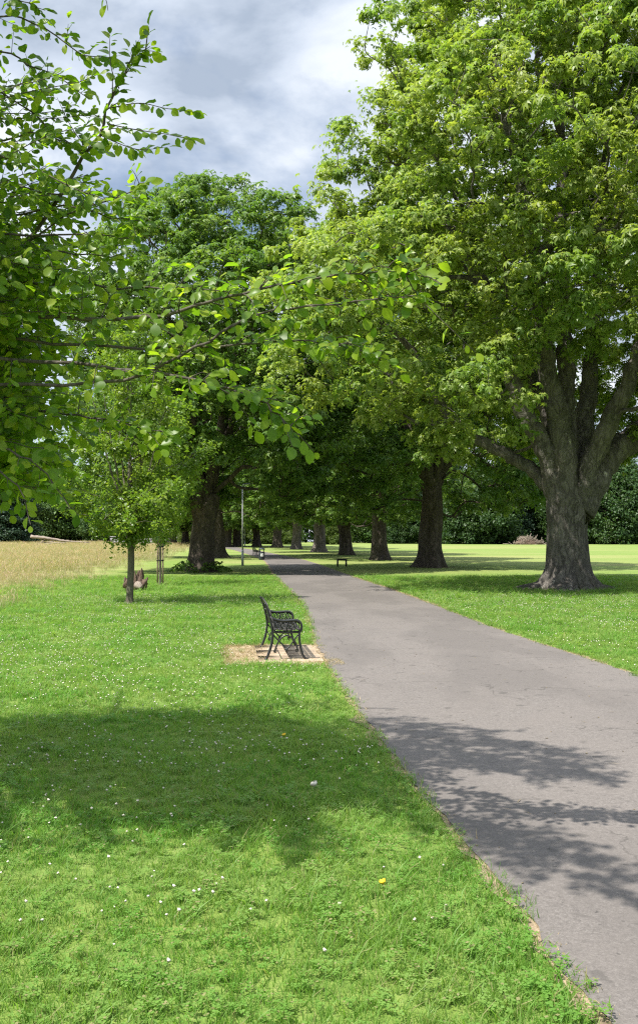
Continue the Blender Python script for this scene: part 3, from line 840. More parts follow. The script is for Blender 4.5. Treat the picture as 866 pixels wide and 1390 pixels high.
def std_limbs(r, n, z0, spread, z1, r0):
    out = []
    for k in range(n):
        a = k * 2 * math.pi / n + r.uniform(-.4, .4); q = r.uniform(.5, 1.0) * spread; zt = z1 * r.uniform(.75, 1.0)
        ca, sa = math.cos(a), math.sin(a)
        out.append([(ca * .1, sa * .1, z0 - .6, r0), (ca * q * .18, sa * q * .18, z0 + .12 * (zt - z0), r0 * .85), (ca * q * .45, sa * q * .45, z0 + .35 * (zt - z0), r0 * .62), (ca * q * .75, sa * q * .75, z0 + .68 * (zt - z0), r0 * .36), (ca * q, sa * q, zt, r0 * .14)])
    out.append([(0, 0, z0 - .6, r0 * 1.1), (.3, .2, z0 + .3 * (z1 - z0), r0 * .8), (.1, -.2, z0 + .65 * (z1 - z0), r0 * .45), (0, 0, z1, r0 * .12)])
    return out


r_ = np.random.default_rng(21)
tr = [(0, 0, -.2, .80), (.03, 0, .5, .71), (.08, 0, 1.4, .64), (.2, 0, 2.6, .62), (.4, 0, 3.6, .66), (.7, 0, 4.4, .45)]
prof = [(3.3, 4.8), (4.4, 6.3), (7.0, 7.5), (11, 8.0), (15, 7.7), (18.2, 6.4), (20.2, 4.6), (21.6, 1.6)]
def notch(c):
    # open air on the path side low down
    return (c[2] < 6.4 and -6 < c[1] < 8 and 1.0 < c[0] - .085 * c[1] < 3.9) or (c[2] < 3.9 and c[0] > 0)
treeB = make_tree(22, tr, std_limbs(r_, 7, 3.6, 4.6, 18, .36), prof, 1900, (.45, .9), 30, .25, 'palmate', 5, inner=.3, shell=.68, trunk_sides=48, flare=.42, tip_r=.012, cull=notch, wob=.10)
tr = [(0, 0, -.2, .88), (0, .02, .6, .78), (-.05, .05, 1.6, .72), (.05, .05, 3.2, .68), (.05, 0, 4.8, .62), (.05, 0, 5.8, .4)]
prof = [(3.7, 5.6), (4.8, 7.6), (7.5, 8.6), (11, 8.6), (14.5, 7.8), (17.5, 6.0), (20, 3.8), (22, 1.0)]
treeC = make_tree(31, tr, std_limbs(r_, 7, 5.0, 5.6, 18, .36), prof, 1450, (.5, .9), 28, .27, 'palmate', 5, inner=.3, shell=.68, trunk_sides=48, flare=.45, tip_r=.012, cull=lambda c: (c[2] < 6.2 and abs(c[0]) < 2.2) or (c[2] < 6.4 and np.hypot(c[0], c[1]) < 3.5))

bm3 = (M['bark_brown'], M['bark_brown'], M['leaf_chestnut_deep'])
L1 = place_tree('chestnut_tree', treeB, tuple(L1B), bm3, 'tall chestnut with stout leaning trunk and leafy base shoots, nearest left of the path', group=AV)
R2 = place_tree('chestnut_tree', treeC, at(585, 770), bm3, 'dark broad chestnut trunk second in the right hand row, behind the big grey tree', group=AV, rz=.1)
# leafy shoots round the foot of the left tree
g = np.random.default_rng(5); cen = []
for k in range(150):
    a = g.uniform(0, 6.28); q = g.uniform(.95, 1.75); cen.append((q * math.cos(a), q * math.sin(a), g.uniform(.05, .75) * (1.9 - q) + .05))
V, rn = clusters(np.array(cen), np.tile([0, -.2, 1.0], (len(cen), 1)) + g.normal(0, .4, (len(cen), 3)), g.uniform(.16, .28, len(cen)), g, 'palmate', 6)
mobj('basal_shoots', quads_mesh('basal_shoots', V, rn), M['leaf_chestnut_deep'], L1)

spots = [
    (R2, 515, 760, 1.9, .86, 'slim dark chestnut trunk third along the right hand row, right of the low bench'),
    (L1, 470, 753.5, 2.9, .92, 'dark brown chestnut trunk just behind the low backless bench'),
    (R2, 433, 749.5, 4.1, .95, 'pale grey flared chestnut trunk left of the one behind the low bench'),
    (L1, 402, 745.5, 5.2, .95, 'grey chestnut trunk forking low, right of the litter bin'),
    (R2, 377, 743.3, 0.7, .95, 'distant chestnut trunk directly right above the litter bin'),
    (L1, 349, 742, 2.2, .95, 'distant dark chestnut trunk just left above the litter bin'),
    (R2, 294, 757, 3.3, .95, 'chestnut half hidden behind the leaning trunk of the left row'),
    (L1, 309, 742.5, 1.2, .95, 'distant chestnut trunk left of the lamp post across the bending path'),
    (R2, 322, 741.5, 2.0, .95, 'far dark chestnut trunk right behind the lamp post'),
    (L1, 236, 741.5, 4.4, .85, 'far chestnut at the meadow edge right of the staked sapling'),
    (R2, 252, 741, 5.4, .85, 'far chestnut beside the meadow, tucked left of the leaning trunk'),
]
for src, px, py, rz, sc, lb in spots:
    c = copy_tree(src); q = at(px, py)
    if src is L1:
        for ch in list(c.children):
            if ch.name.startswith('basal'): bpy.data.objects.remove(ch)
    c.location = q; c.rotation_euler = (0, 0, rz); c.scale = (sc * (1.05 if px < 500 else .95), sc, sc); c['label'] = lb
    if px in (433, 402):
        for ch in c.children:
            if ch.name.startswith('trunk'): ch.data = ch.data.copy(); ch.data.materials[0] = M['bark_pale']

# --- young trees on the left lawn
r_ = np.random.default_rng(41)
tr = [(0, 0, -.05, .108), (0, 0, .3, .097), (.03, 0, 1.2, .088), (.0, 0, 2.2, .082), (-.01, 0, 3.0, .08), (0, 0, 4.0, .05)]
lim = std_limbs(r_, 6, 2.3, 1.3, 6.4, .045)
prof = [(1.7, .7), (2.1, 1.35), (3.0, 1.8), (4.2, 1.85), (5.4, 1.6), (6.8, 1.1), (8.0, .3)]
treeY = make_tree(42, tr, lim, prof, 215, (.16, .44), 27, .10, 'sprig', 5, inner=.35, shell=.55, trunk_sides=16, flare=.25, tip_r=.005, fh=.15, flat=.6, wob=.42)
YA = place_tree('young_tree', treeY, at(177, 820), (M['bark_young'], M['bark_young'], M['leaf_young']), 'young tree with a straight bare stem beside the weathered stump', group='young trees on the left lawn')
YB = copy_tree(YA); YB.location = at(218, 795); YB.rotation_euler = (0, 0, 2.4); YB.scale = (.55, .55, 1.0); YB['label'] = 'slender sapling tied between two wooden stakes'
for ch in YB.children:
    ch.name = ch.name
st = empty('tree_stake', at(218, 795)); tag(st, 'pair of upright wooden stakes strapped around the slender sapling', 'stakes')
for sx in (-.11, .10):
    g = Geo(); g.tube([(sx, 0, -.05), (sx, 0, .9), (sx * .9, 0, 1.66), (sx * .9, 0, 1.68)], [.034, .033, .032, .026], 9); g.build('stake', M['stake'], st)
for z in (1.0, 1.55):
    g = Geo(); g.box((0, -.036, z), (.27, .006, .045)); g.box((0, .036, z), (.27, .006, .045)); g.box((-.142, 0, z), (.006, .066, .045)); g.box((.135, 0, z), (.006, .066, .045)); g.build('strap', M['rubber'], st, False)

# --- woodland edges
WG = 'dark woodland trees at the far edge of the field'
prof = [(.6, 5.0), (2.5, 6.4), (6, 6.8), (10, 6.2), (13.5, 4.4), (16, 1.0)]
r_ = np.random.default_rng(51)
tr = [(0, 0, -.2, .45), (0, 0, 1, .38), (.1, 0, 3, .34), (.1, 0, 5, .25)]
treeW = make_tree(52, tr, std_limbs(r_, 6, 3, 4, 12, .2), prof, 420, (.7, 1.7), 44, .36, 'sprig', 4, inner=.2, shell=.7, trunk_sides=12, flare=.3, tip_r=.02)
prof = [(.3, 4.6), (1.6, 5.6), (4, 5.8), (7, 5.0), (9.5, 3.2), (11.5, .8)]
treeV = make_tree(53, tr, std_limbs(r_, 6, 2.2, 3.6, 9, .2), prof, 360, (.6, 1.5), 44, .33, 'sprig', 4, inner=.2, shell=.7, trunk_sides=12, flare=.3, tip_r=.02)
# conifer: tiers of drooping boughs
prof = [(.8, 4.4), (3, 4.2), (7, 3.4), (11, 2.4), (15, 1.4), (18.5, .3)]
tr = [(0, 0, -.2, .42), (0, 0, 4, .34), (0, 0, 9, .25), (0, 0, 14, .14), (0, 0, 18, .04)]
treeN = make_tree(54, tr, [[(0, 0, 1, .2), (0, 0, 6, .16), (0, 0, 11, .12), (0, 0, 17, .04)]], prof, 420, (.6, 1.3), 40, .30, 'sprig', 4, inner=.25, shell=.65, trunk_sides=12, flare=.3, flat=.4, tip_r=.02, droop_low=2.2, balance=.05)
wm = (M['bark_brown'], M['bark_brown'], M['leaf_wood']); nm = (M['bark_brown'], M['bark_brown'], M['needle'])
protoW = place_tree('woodland_tree', treeW, (60, 224, float(gz(60, 224))), wm, 'tall dark rounded woodland tree at the right edge of the picture, behind the field', group=WG)
protoV = place_tree('woodland_tree', treeV, P(650, 738, 218) * (1, 1, 0) + (0, 0, float(gz(0, 218))), wm, 'low rounded bushy tree at the field edge between the two right trunks', group=WG, sc=1.55)
protoN = place_tree('conifer_tree', treeN, P(690, 738, 226) * (1, 1, 0) + (0, 0, float(gz(0, 226))), nm, 'dark pointed conifer behind the brushwood pile', group=WG, sc=1.4)


def wood(src, px, Y, sc, rz, lb):
    c = copy_tree(src); X = (px - CX) / F * Y; c.location = (X, Y, float(gz(X, Y))); c.scale = (sc,) * 3 if not hasattr(sc, '__len__') else sc
    c.rotation_euler = (0, 0, rz); c['label'] = lb
    if src is not protoN:
        kind_ = len(bpy.data.objects) % 3
        if kind_:
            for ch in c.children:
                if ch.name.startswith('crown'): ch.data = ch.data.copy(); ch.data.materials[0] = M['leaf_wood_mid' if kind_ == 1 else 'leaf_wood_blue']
    return c


wood(protoV, 832, 216, 1.75, 1.0, 'leafy rounded tree right of the huge grey trunk, with paler green sprays')
wood(protoW, 790, 232, 1.4, 2.0, 'dark woodland tree touching the right side of the huge grey trunk')
wood(protoW, 735, 234, 1.35, 3.0, 'dark woodland tree behind the left side of the huge grey trunk')
wood(protoN, 712, 236, 1.5, 1.0, 'dark conifer close left of the huge grey trunk')
wood(protoN, 622, 222, 1.15, 4.0, 'dark narrow conifer just right of the second right hand trunk')
wood(protoW, 560, 238, 1.15, 5.0, 'dark woodland tree left of the second right hand trunk, past the field')
wood(protoV, 545, 226, .9, .4, 'low leafy tree between the second and third right hand trunks')
wood(protoW, 500, 246, 1.1, .9, 'distant woodland tree behind the third right hand trunk')
wood(protoW, 900, 240, 1.3, .2, 'woodland tree just beyond the right edge of the picture')
# left side
cL = wood(protoN, 12, 175, (1.3, 1.3, .95), .5, 'broad dark evergreen at the left edge beyond the meadow'); cL['group'] = 'trees beyond the meadow'
for a in ((protoW, 62, 205, 1.1, 1.1, 'blue green dark tree behind the fallen pale log'), (protoW, 110, 212, 1.0, 2.1, 'dark tree beyond the meadow right of the fallen log'),
          (protoV, 150, 200, 1.0, 3.1, 'low dark tree beyond the meadow left of the bare young stem'), (protoW, 192, 214, 1.05, 4.0, 'far tree beyond the meadow behind the young trees'),
          (protoV, -30, 205, 1.3, 4.6, 'far bushy tree behind the broad dark evergreen')):
    c = wood(*a); c['group'] = 'trees beyond the meadow'
# sunlit bushes at the far end of the avenue
for k, (px, Y, sc, lb) in enumerate(((262, 205, .55, 'sunlit bush at the far end of the avenue, left of the leaning trunk'), (322, 215, .6, 'sunlit bush beyond the bend of the path behind the lamp post'),
                                     (362, 214, .6, 'sunlit bush seen above the litter bin at the avenue end'), (392, 206, .5, 'sunlit bush between two distant grey trunks of the avenue'), (452, 205, .55, 'sunlit bush between the pale flared trunk and the dark brown one'))):
    c = wood(protoV, px, Y, sc, k * 1.3, lb); c.name = 'bush'; c['category'] = 'bush'; c['group'] = 'sunlit bushes at the avenue end'
    for ch in c.children:
        if ch.name.startswith('crown'): ch.data = ch.data.copy(); ch.data.materials[0] = M['leaf_light']
# deep wood behind everything (reads as one mass)
r_ = np.random.default_rng(61); K = 60000
X = r_.uniform(-150, 150, K); X = X[(X < 300)]
K = len(X); Y = 262 + 10 * r_.uniform(size=K) + 10 * np.sin(X * .05); top = 20 + 3.5 * np.sin(X * .21) + 2.5 * np.sin(X * .53 + 1) + 1.5 * np.sin(X * 1.3)
Z = gz(X, 260) + top * r_.uniform(-.05, 1, K) ** .8
cen = np.stack([X, Y + 3 * np.sin(Z * .9 + X), Z], -1)
V, rn = clusters(cen, r_.normal(0, .5, (K, 3)) + (0, -.6, .7), r_.uniform(.6, 1.1, K), r_, 'sprig', 3)
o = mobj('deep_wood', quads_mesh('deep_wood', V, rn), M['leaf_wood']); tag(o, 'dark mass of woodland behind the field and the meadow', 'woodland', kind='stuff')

# ------------------------------------------------------------------ foreground beech: trunk outside the frame on the left
def ovate(p, d, nrm, L, W, r):
    """detailed leaf blades: 11 verts, 4 quads + 4 tris"""
    K = len(p); s = norm(np.cross(d, nrm)); nr = np.cross(s, d)
    ts = (0, .25, .55, .82, 1.0); ws = (0, .38, .5, .33, 0)
    curl = r.uniform(-.05, .35, K)[:, None] * L[:, None]; fold = r.uniform(.02, .35, K)[:, None]; wav = r.normal(0, .05, (K, 6, 1)) * W[:, None, None]
    Vs = []
    for t in ts: Vs.append(p + d * L[:, None] * t - nr * curl * t * t)
    q = 0
    for sg in (1, -1):
        for t, w in zip(ts[1:4], ws[1:4]):
            Vs.append(p + d * L[:, None] * (t + .03) - nr * curl * t * t + sg * s * W[:, None] * w + nr * (fold * W[:, None] * w + wav[:, q])); q += 1
    V = np.stack(Vs, 1)
    Q = [[1, 2, 6, 5], [2, 3, 7, 6], [2, 1, 8, 9], [3, 2, 9, 10]]; T = [[0, 1, 5], [3, 4, 7], [1, 0, 8], [4, 3, 10]]
    off = np.arange(K)[:, None, None] * 11
    return V.reshape(-1, 3), (np.array(Q)[None] + off).reshape(-1, 4), (np.array(T)[None] + off).reshape(-1, 3)


r_ = np.random.default_rng(77)
BASE = np.array([-4.3, 7.0, 0.0])
lf_p, lf_d, lf_n, lf_L = [], [], [], []
wood_g = Geo()


def leafy_twig(pts, rad, spacing=.030, leafL=.064, start=.1, skip=.0):
    """alternate leaves in two ranks along a twig"""
    L = np.linalg.norm(np.diff(pts, axis=0), axis=1).sum(); k = max(2, int(L / spacing))
    pp = smooth_path(pts, k + 1); tan = norm(np.gradient(pp, axis=0))
    wood_g.tube(pp[::2] if len(pp) > 5 else pp, np.linspace(rad, .0012, len(pp[::2] if len(pp) > 5 else pp)), 5, cap=False)
    up = np.array([r_.normal(-.15, .3), -.60 + r_.normal(0, .3), .75])
    for q in range(int(start * k), k + 1):
        if r_.uniform() < skip: continue
        t = tan[q]; sd = norm(np.cross(t, up)) * (1 if q % 2 else -1)
        d = norm(t * r_.uniform(.3, .9) + sd * r_.uniform(.6, 1.0) + np.array([0, 0, r_.normal(-.25, .28)]))
        if q == k: d = norm(t + r_.normal(0, .15, 3))
        lf_p.append(pp[q] + d * .008); lf_d.append(d); lf_n.append(norm(up + r_.normal(0, .38, 3))); lf_L.append(leafL * r_.uniform(.5, 1.3))


def spray(pts, rad, twigs_per_m=9, tl=(.18, .5), leafL=.066, start=.1, skip=.0, flatness=.5, curve=.15):
    pts = np.asarray(pts, float); L = np.linalg.norm(np.diff(pts, axis=0), axis=1).sum()
    k = max(8, int(L * 10)); pp = smooth_path(pts, k); pp[1:-1] += r_.normal(0, .006, (k - 2, 3)); tan = norm(np.gradient(pp, axis=0))
    wood_g.tube(pp, np.linspace(rad, max(.002, rad * .12), k), 7, cap=False)
    nt_ = int(L * twigs_per_m)
    for q in range(nt_):
        u = start + (1 - start) * (q + r_.uniform(0, .8)) / nt_; i0 = min(k - 2, int(u * (k - 1))); p0 = pp[i0]; t = tan[i0]
        sd = norm(np.cross(t, np.array([0, 0, 1.0]))) * (1 if q % 2 else -1)
        d = norm(t * r_.uniform(.5, 1.0) + sd * r_.uniform(.4, 1.0) + np.array([0, 0, r_.normal(.02, flatness)]))
        ln = r_.uniform(*tl) * (1 - .45 * u)
        e = p0 + d * ln; mdl = (p0 + e) / 2 + np.array([0, 0, curve * ln * r_.normal(.2, .5)])
        leafy_twig(np.array([p0, mdl, e - np.array([0, 0, .06 * ln])]), max(.0022, rad * .3), leafL=leafL, skip=skip)
    leafy_twig(pp[int(k * .55):], max(.002, rad * .3), leafL=leafL, skip=skip)


def pix(lst): return np.array([P(*q) for q in lst])


limb_starts = []
# sprays reaching across the picture
spray(pix([(-90, 430, 5.9), (60, 428, 5.5), (200, 431, 5.2), (320, 400, 5.0), (430, 378, 4.85), (520, 370, 4.75), (588, 376, 4.7)]), .014, 14, (.15, .42), skip=.05)
spray(pix([(-60, 520, 5.6), (150, 520, 5.2), (265, 472, 5.0), (340, 432, 4.9), (440, 415, 4.8), (520, 405, 4.7), (560, 402, 4.7)]), .011, 8, (.10, .30), skip=.25)
spray(pix([(-60, 480, 5.7), (120, 495, 5.3), (240, 510, 5.0), (320, 530, 4.85), (365, 552, 4.8), (398, 588, 4.75)]), .012, 14, (.15, .40))
leafy_twig(pix([(540, 396, 4.75), (575, 412, 4.7), (605, 440, 4.65), (645, 478, 4.6)]), .003, spacing=.05, skip=.25)
spray(pix([(-40, 455, 5.8), (150, 470, 5.4), (280, 470, 5.15), (400, 462, 5.0), (470, 470, 4.9), (525, 488, 4.85)]), .010, 14, (.12, .36), skip=.05)
spray(pix([(-60, 560, 6.0), (60, 560, 5.7), (150, 570, 5.4), (230, 590, 5.2)]), .010, 14, (.15, .4))
spray(pix([(-80, 380, 6.0), (60, 385, 5.7), (160, 390, 5.5), (260, 392, 5.3), (330, 398, 5.2)]), .010, 14, (.15, .42))
spray(pix([(-60, 600, 5.6), (20, 615, 5.3), (60, 640, 5.1), (95, 690, 5.0)]), .008, 8, (.12, .3), skip=.15)
spray(pix([(-60, 610, 5.4), (0, 640, 5.2), (30, 670, 5.1), (42, 712, 5.0)]), .006, 5, (.06, .14), skip=.3)
# upper sprays against the sky
spray(pix([(-120, 520, 6.2), (0, 372, 6.0), (55, 305, 5.9), (105, 225, 5.8), (130, 188, 5.75), (150, 140, 5.7), (172, 98, 5.7), (186, 76, 5.7), (204, 63, 5.7)]), .016, 7, (.12, .34), start=.25, skip=.0, leafL=.074)
for pl in ([(148, 147, 5.7), (190, 140, 5.65), (225, 147, 5.6), (270, 153, 5.6)], [(146, 168, 5.7), (185, 176, 5.65), (225, 182, 5.6), (262, 190, 5.55)], [(138, 184, 5.75), (165, 196, 5.7), (190, 203, 5.65), (228, 200, 5.6)],
           [(162, 120, 5.7), (152, 95, 5.75), (149, 66, 5.8), (150, 48, 5.8)], [(120, 205, 5.8), (96, 170, 5.85), (76, 128, 5.9)], [(168, 105, 5.7), (180, 85, 5.6), (176, 66, 5.6)]):
    leafy_twig(pix(pl), .004, spacing=.022, skip=.05, start=0.0, leafL=.072)
spray(pix([(-120, 160, 6.4), (-10, 75, 6.2), (40, 88, 6.1), (80, 105, 6.0), (122, 134, 6.0)]), .008, 8, (.12, .30), skip=.05, leafL=.074)
spray(pix([(-120, 40, 6.4), (-10, 22, 6.2), (55, 36, 6.1), (105, 70, 6.0), (152, 80, 6.0)]), .008, 7, (.12, .28), skip=.05, leafL=.074)
spray(pix([(-100, 10, 6.2), (-10, -10, 6.1), (30, 2, 6.0), (62, 14, 6.0)]), .006, 7, (.10, .28))
spray(pix([(-100, 130, 6.0), (-20, 120, 6.0), (40, 150, 5.9), (75, 180, 5.8), (118, 212, 5.7)]), .008, 6, (.12, .3), skip=.1)
spray(pix([(-100, 220, 5.8), (-10, 210, 5.7), (40, 225, 5.6), (90, 250, 5.5), (140, 270, 5.4)]), .009, 8, (.14, .34))
spray(pix([(-100, 260, 6.2), (0, 250, 6.0), (60, 262, 5.8), (130, 262, 5.7), (200, 270, 5.6)]), .009, 7, (.14, .34))
spray(pix([(-100, 330, 5.9), (0, 320, 5.7), (70, 320, 5.6), (140, 318, 5.5), (190, 330, 5.45)]), .010, 8, (.14, .34))
spray(pix([(60, -60, 6.0), (110, -40, 5.9), (140, -14, 5.85), (147, 14, 5.8)]), .004, 3, (.06, .12), skip=.3)
for pl in ([(-60, 420, 6.0), (40, 330, 5.8), (100, 290, 5.6), (170, 262, 5.5), (196, 248, 5.4)], [(-60, 300, 5.9), (30, 290, 5.8), (90, 280, 5.7), (150, 296, 5.6), (190, 300, 5.5)], [(-60, 200, 6), (10, 190, 5.9), (50, 180, 5.8), (95, 195, 5.7)], [(-40, 350, 5.8), (60, 340, 5.7), (120, 350, 5.6), (165, 345, 5.5)]):
    spray(pix(pl), .008, 9, (.12, .32), leafL=.070)
for q in range(16):
    y0 = r_.uniform(30, 340); Y0 = r_.uniform(5.4, 6.6); x1 = r_.uniform(30, 120) + .12 * y0
    spray(pix([(-240, y0 + r_.uniform(20, 90), Y0 + .4), (-110, y0 + r_.uniform(0, 40), Y0 + .2), (-20, y0 + 8, Y0), (x1, y0 - r_.uniform(-15, 40), Y0 - .2)]), .007, 8, (.12, .32), start=.2, skip=.05, leafL=.060)
# dense near mass at the left edge
for q in range(120):
    y0 = r_.uniform(300, 650); Y0 = r_.uniform(5.6, 7.8); x1 = r_.uniform(-20, 125) * (1 - .3 * (abs(y0 - 440) / 200)); dy = r_.uniform(-30, 40)
    spray(pix([(-330, y0 + r_.uniform(-60, 60), Y0 + .4), (-180, y0 - 15, Y0 + .2), (-60, y0 - 10, Y0), (x1, y0 + dy, Y0 - .3)]), .009, 7, (.2, .5), start=.2, leafL=.070)
# rest of the crown (outside the frame, shades the lawn)
LIT = np.array([P(px, py, Y) for px, py, Y in ((180, 400, 5.2), (260, 400, 5.1), (340, 420, 5.0), (420, 390, 4.9), (500, 380, 4.8), (580, 380, 4.7), (340, 500, 5.0), (390, 570, 4.8), (250, 470, 5.1), (620, 450, 4.65), (130, 260, 5.6), (150, 150, 5.7))])
for q in range(300):   # high boughs added above the picture, out of view, to shade lawn and path
    hh = r_.uniform(4.6, 7.4); py = r_.uniform(965, 1280); px = r_.uniform(0, 900)
    if px > 480 and not (985 + (px - 480) * .10 < py < 1080 + (px - 480) * .38): continue
    if px <= 480 and py > 1135 + 85 * math.exp(-((px - 370) / 70) ** 2) * r_.uniform(): continue
    if px <= 480 and r_.uniform() < .35: continue
    if px <= 480 and py < 1010 - 35 * max(0, (px - 300) / 180): continue
    gx_, gy_, _ = at(px, py); e = np.array([gx_, gy_, 0]) + SUN / SUN[2] * hh
    pe = CX + F * e[0] / e[1]; pyy = HY - F * (e[2] - CAMH) / e[1]
    if not (pe < -30 or pyy < -70): continue
    if np.min(np.linalg.norm(np.cross(LIT - e, SUN), axis=1)) < .62: continue
    s_ = e + norm(BASE + (0, 0, hh - .6) - e) * r_.uniform(1.0, 1.6)
    pm = CX + F * s_[0] / s_[1]; pym = HY - F * (s_[2] - CAMH) / s_[1]
    if pm > 0 and pym > -30: continue
    spray(np.array([s_, (s_ + e) / 2 + (0, 0, .1), e]), .010, 9, (.2, .5), start=.1, leafL=.08)
for q in range(210):
    z = r_.uniform(2.3, 9.0); a = r_.uniform(0, 6.28); Rm = np.interp(z, [2, 3.5, 5.5, 7.5, 9.2], [2.6, 3.4, 3.3, 2.4, .8])
    e = BASE + np.array([math.cos(a) * Rm, math.sin(a) * Rm * 1.0, z]); s_ = BASE + np.array([math.cos(a) * Rm * .25, math.sin(a) * Rm * .25, z - Rm * .25])
    # keep the view across the lawn open
    pe = CX + F * e[0] / max(e[1], 1); pyy = HY - F * (e[2] - CAMH) / max(e[1], 1)
    if pe > 20 or e[1] < 3.2: continue
    sh_ = e - SUN / SUN[2] * e[2]
    if sh_[1] > 8.6 and abs(sh_[0]) < .36 * sh_[1] + .5: continue
    spray(np.array([s_, (s_ + e) / 2 + (0, 0, .15), e]), .012, 7, (.25, .6), start=.2, leafL=.085)
V, Q, T = ovate(np.array(lf_p), norm(np.array(lf_d)), np.array(lf_n), np.array(lf_L), np.array(lf_L) * r_.uniform(.62, .78, len(lf_L)), r_)
print('beech leaves', len(lf_p))
bt = empty('beech_tree', tuple(BASE))
tag(bt, 'near leafy tree with bright ovate leaves reaching in from the left edge', 'tree')
crown = np_mesh('crown', V - BASE, Q, T, {'rnd': np.repeat(np.clip(r_.normal(.5, .25, len(lf_p)), 0, 1), 11)}, smooth=True)
mobj('crown', crown, M['leaf_beech'], bt)
wm_ = wood_g.mesh('twigs'); co = np.empty(len(wm_.vertices) * 3, np.float32); wm_.vertices.foreach_get('co', co); wm_.vertices.foreach_set('co', (co.reshape(-1, 3) - BASE.astype(np.float32)).ravel())
mobj('twigs', wm_, M['bark_twig'], bt)
g = Geo()
tp = smooth_path(np.array([(0, 0, -.1, .24), (0, 0, .5, .20), (.05, 0, 2, .175), (.0, .05, 4, .14), (.05, 0, 6.5, .09), (0, 0, 9, .02)]), 24); g.tube(tp[:, :3], tp[:, 3], 18, mod=big_trunk_mod(3, .4, .3))
for q in range(16):
    z = 1.9 + q * .42; a = q * 2.4; L = np.interp(z, [2, 4, 9], [2.0, 2.2, .5]); g.tube(smooth_path([(0, 0, z), (math.cos(a) * L * .5, math.sin(a) * L * .5, z + .3), (math.cos(a) * L, math.sin(a) * L, z + .5)], 8), np.linspace(.05, .012, 8), 8)
for tgt in ((-90, 430, 5.9), (-60, 520, 5.6), (-60, 480, 5.7), (-120, 520, 6.2), (-60, 560, 6.0), (-80, 380, 6.0), (-120, 160, 6.4), (-100, 220, 5.8)):
    e = P(*tgt) - BASE; st_ = np.array([0, 0, max(1.6, e[2] - .8)]); g.tube(smooth_path([st_, (st_ + e) / 2 + (0, 0, .1), e], 10), np.linspace(.045, .014, 10), 8)
g.build('trunk', M['bark_pale'], bt)

# ------------------------------------------------------------------ bench
BL = 1.72
th = math.atan2(BSIDE[1], BSIDE[0])   # local x -> front (towards the path), local y -> along the bench (away)
bench = empty('park_bench', (BENCH_N[0], BENCH_N[1], 0.02), th)
bench.scale = (.86, 1, 1)
tag(bench, 'black ornate cast iron park bench with slatted seat on the paving beside the path', 'bench')
# in the end-frame plane: x forward, z up (metres)
rear = [(-.36, 0), (-.325, .07), (-.275, .20), (-.25, .34), (-.255, .44), (-.285, .58), (-.33, .72), (-.365, .80), (-.385, .82)]
front = [(.335, 0), (.29, .03), (.245, .12), (.215, .24), (.205, .36), (.215, .43)]
arm = [(-.295, .62), (-.20, .585), (-.08, .565), (.06, .57), (.15, .572), (.205, .555), (.24, .51), (.245, .455), (.225, .405)]


def lift(c, y): c = smooth_path(np.array(c), len(c) * 4); return np.stack([c[:, 0], np.full(len(c), y), c[:, 1]], 1)


def ring(cx, cz, rad, y, n=14, a0=0, a1=2 * math.pi):
    a = np.linspace(a0, a1, n); return np.stack([cx + rad * np.cos(a), np.full(n, y), cz + rad * np.sin(a)], 1)


for y in (0.0, BL):
    g = Geo(); c = lift(rear, y); g.tube(c, np.interp(np.arange(len(c)), [0, 6, len(c)], [.019, .023, .018]), 8); g.tube([(-.385, y, 0), (-.33, y, .004)], .021, 8); g.build('rear_leg', M['iron'], bench)
    g = Geo(); c = lift(front, y); g.tube(c, .021, 8); g.tube([(.31, y, .004), (.36, y, 0)], .021, 8); g.build('front_leg', M['iron'], bench)
    ar = mobj('armrest', (lambda gg: (gg.tube(lift(arm, y), .021, 8), gg.mesh('armrest'))[1])(Geo()), M['iron'], bench)
    g = Geo()   # scroll panel under the arm
    for cx, cz, rd in ((-.16, .50, .05), (-.05, .50, .05), (.06, .505, .05), (.155, .50, .048)):
        g.tube(ring(cx, cz, rd, y), .008, 6, cap=False); g.tube(ring(cx, cz, rd * .45, y), .006, 6, cap=False)
    for x0, x1 in ((-.215, -.16), (-.105, -.05), (0, .06), (.11, .155)):
        g.tube([(x0, y, .425), ((x0 + x1) / 2, y, .47), (x1, y, .55)], .007, 5); g.tube([(x1 + .055, y, .425), (x1 + .02, y, .47), (x0 + .02, y, .55)], .007, 5)
    g.tube([(-.005, y, .40), (-.005, y, .56)], .012, 6)
    g.build('scroll_panel', M['iron'], ar)
    g = Geo()   # apron: seat rail, arch and crossing braces with drop finial
    g.tube([(-.25, y, .41), (0, y, .395), (.215, y, .405)], .018, 8)
    g.tube(smooth_path([(-.215, y, .10), (-.20, y, .16), (-.13, y, .29), (-.01, y, .355), (.11, y, .29), (.16, y, .20), (.17, y, .13)], 22), .014, 7)
    g.tube(smooth_path([(-.245, y, .37), (-.15, y, .28), (-.06, y, .20), (-.01, y, .165), (.05, y, .20), (.13, y, .30), (.205, y, .38)], 22), .012, 7)
    g.tube(ring(-.205, .125, .022, y), .008, 6, cap=False); g.tube(ring(.165, .135, .022, y), .008, 6, cap=False)
    g.tube([(-.01, y, .18), (-.01, y, .14), (-.01, y, .105), (-.01, y, .09)], [.012, .026, .016, .003], 8)
    g.build('apron', M['iron'], bench)
g = Geo()
for k in range(6): g.box((-.205 + k * .079, BL / 2, .432 + .006 * abs(k - 2.5)), (.062, BL + .06, .026))
g.build('seat', M['slat'], bench, False)
g = Geo()
for k in range(4):
    z = .50 + k * .092; i = np.interp(z, [.44, .58, .72, .82], [-.255, -.285, -.33, -.385]); a = -.30
    ca, sa = math.cos(a), math.sin(a)
    g.box((i + .030, BL / 2, z), (.024, BL + .05, .074), rot=[[ca, 0, sa], [0, 1, 0], [-sa, 0, ca]])
g.build('backrest', M['slat'], bench, False)
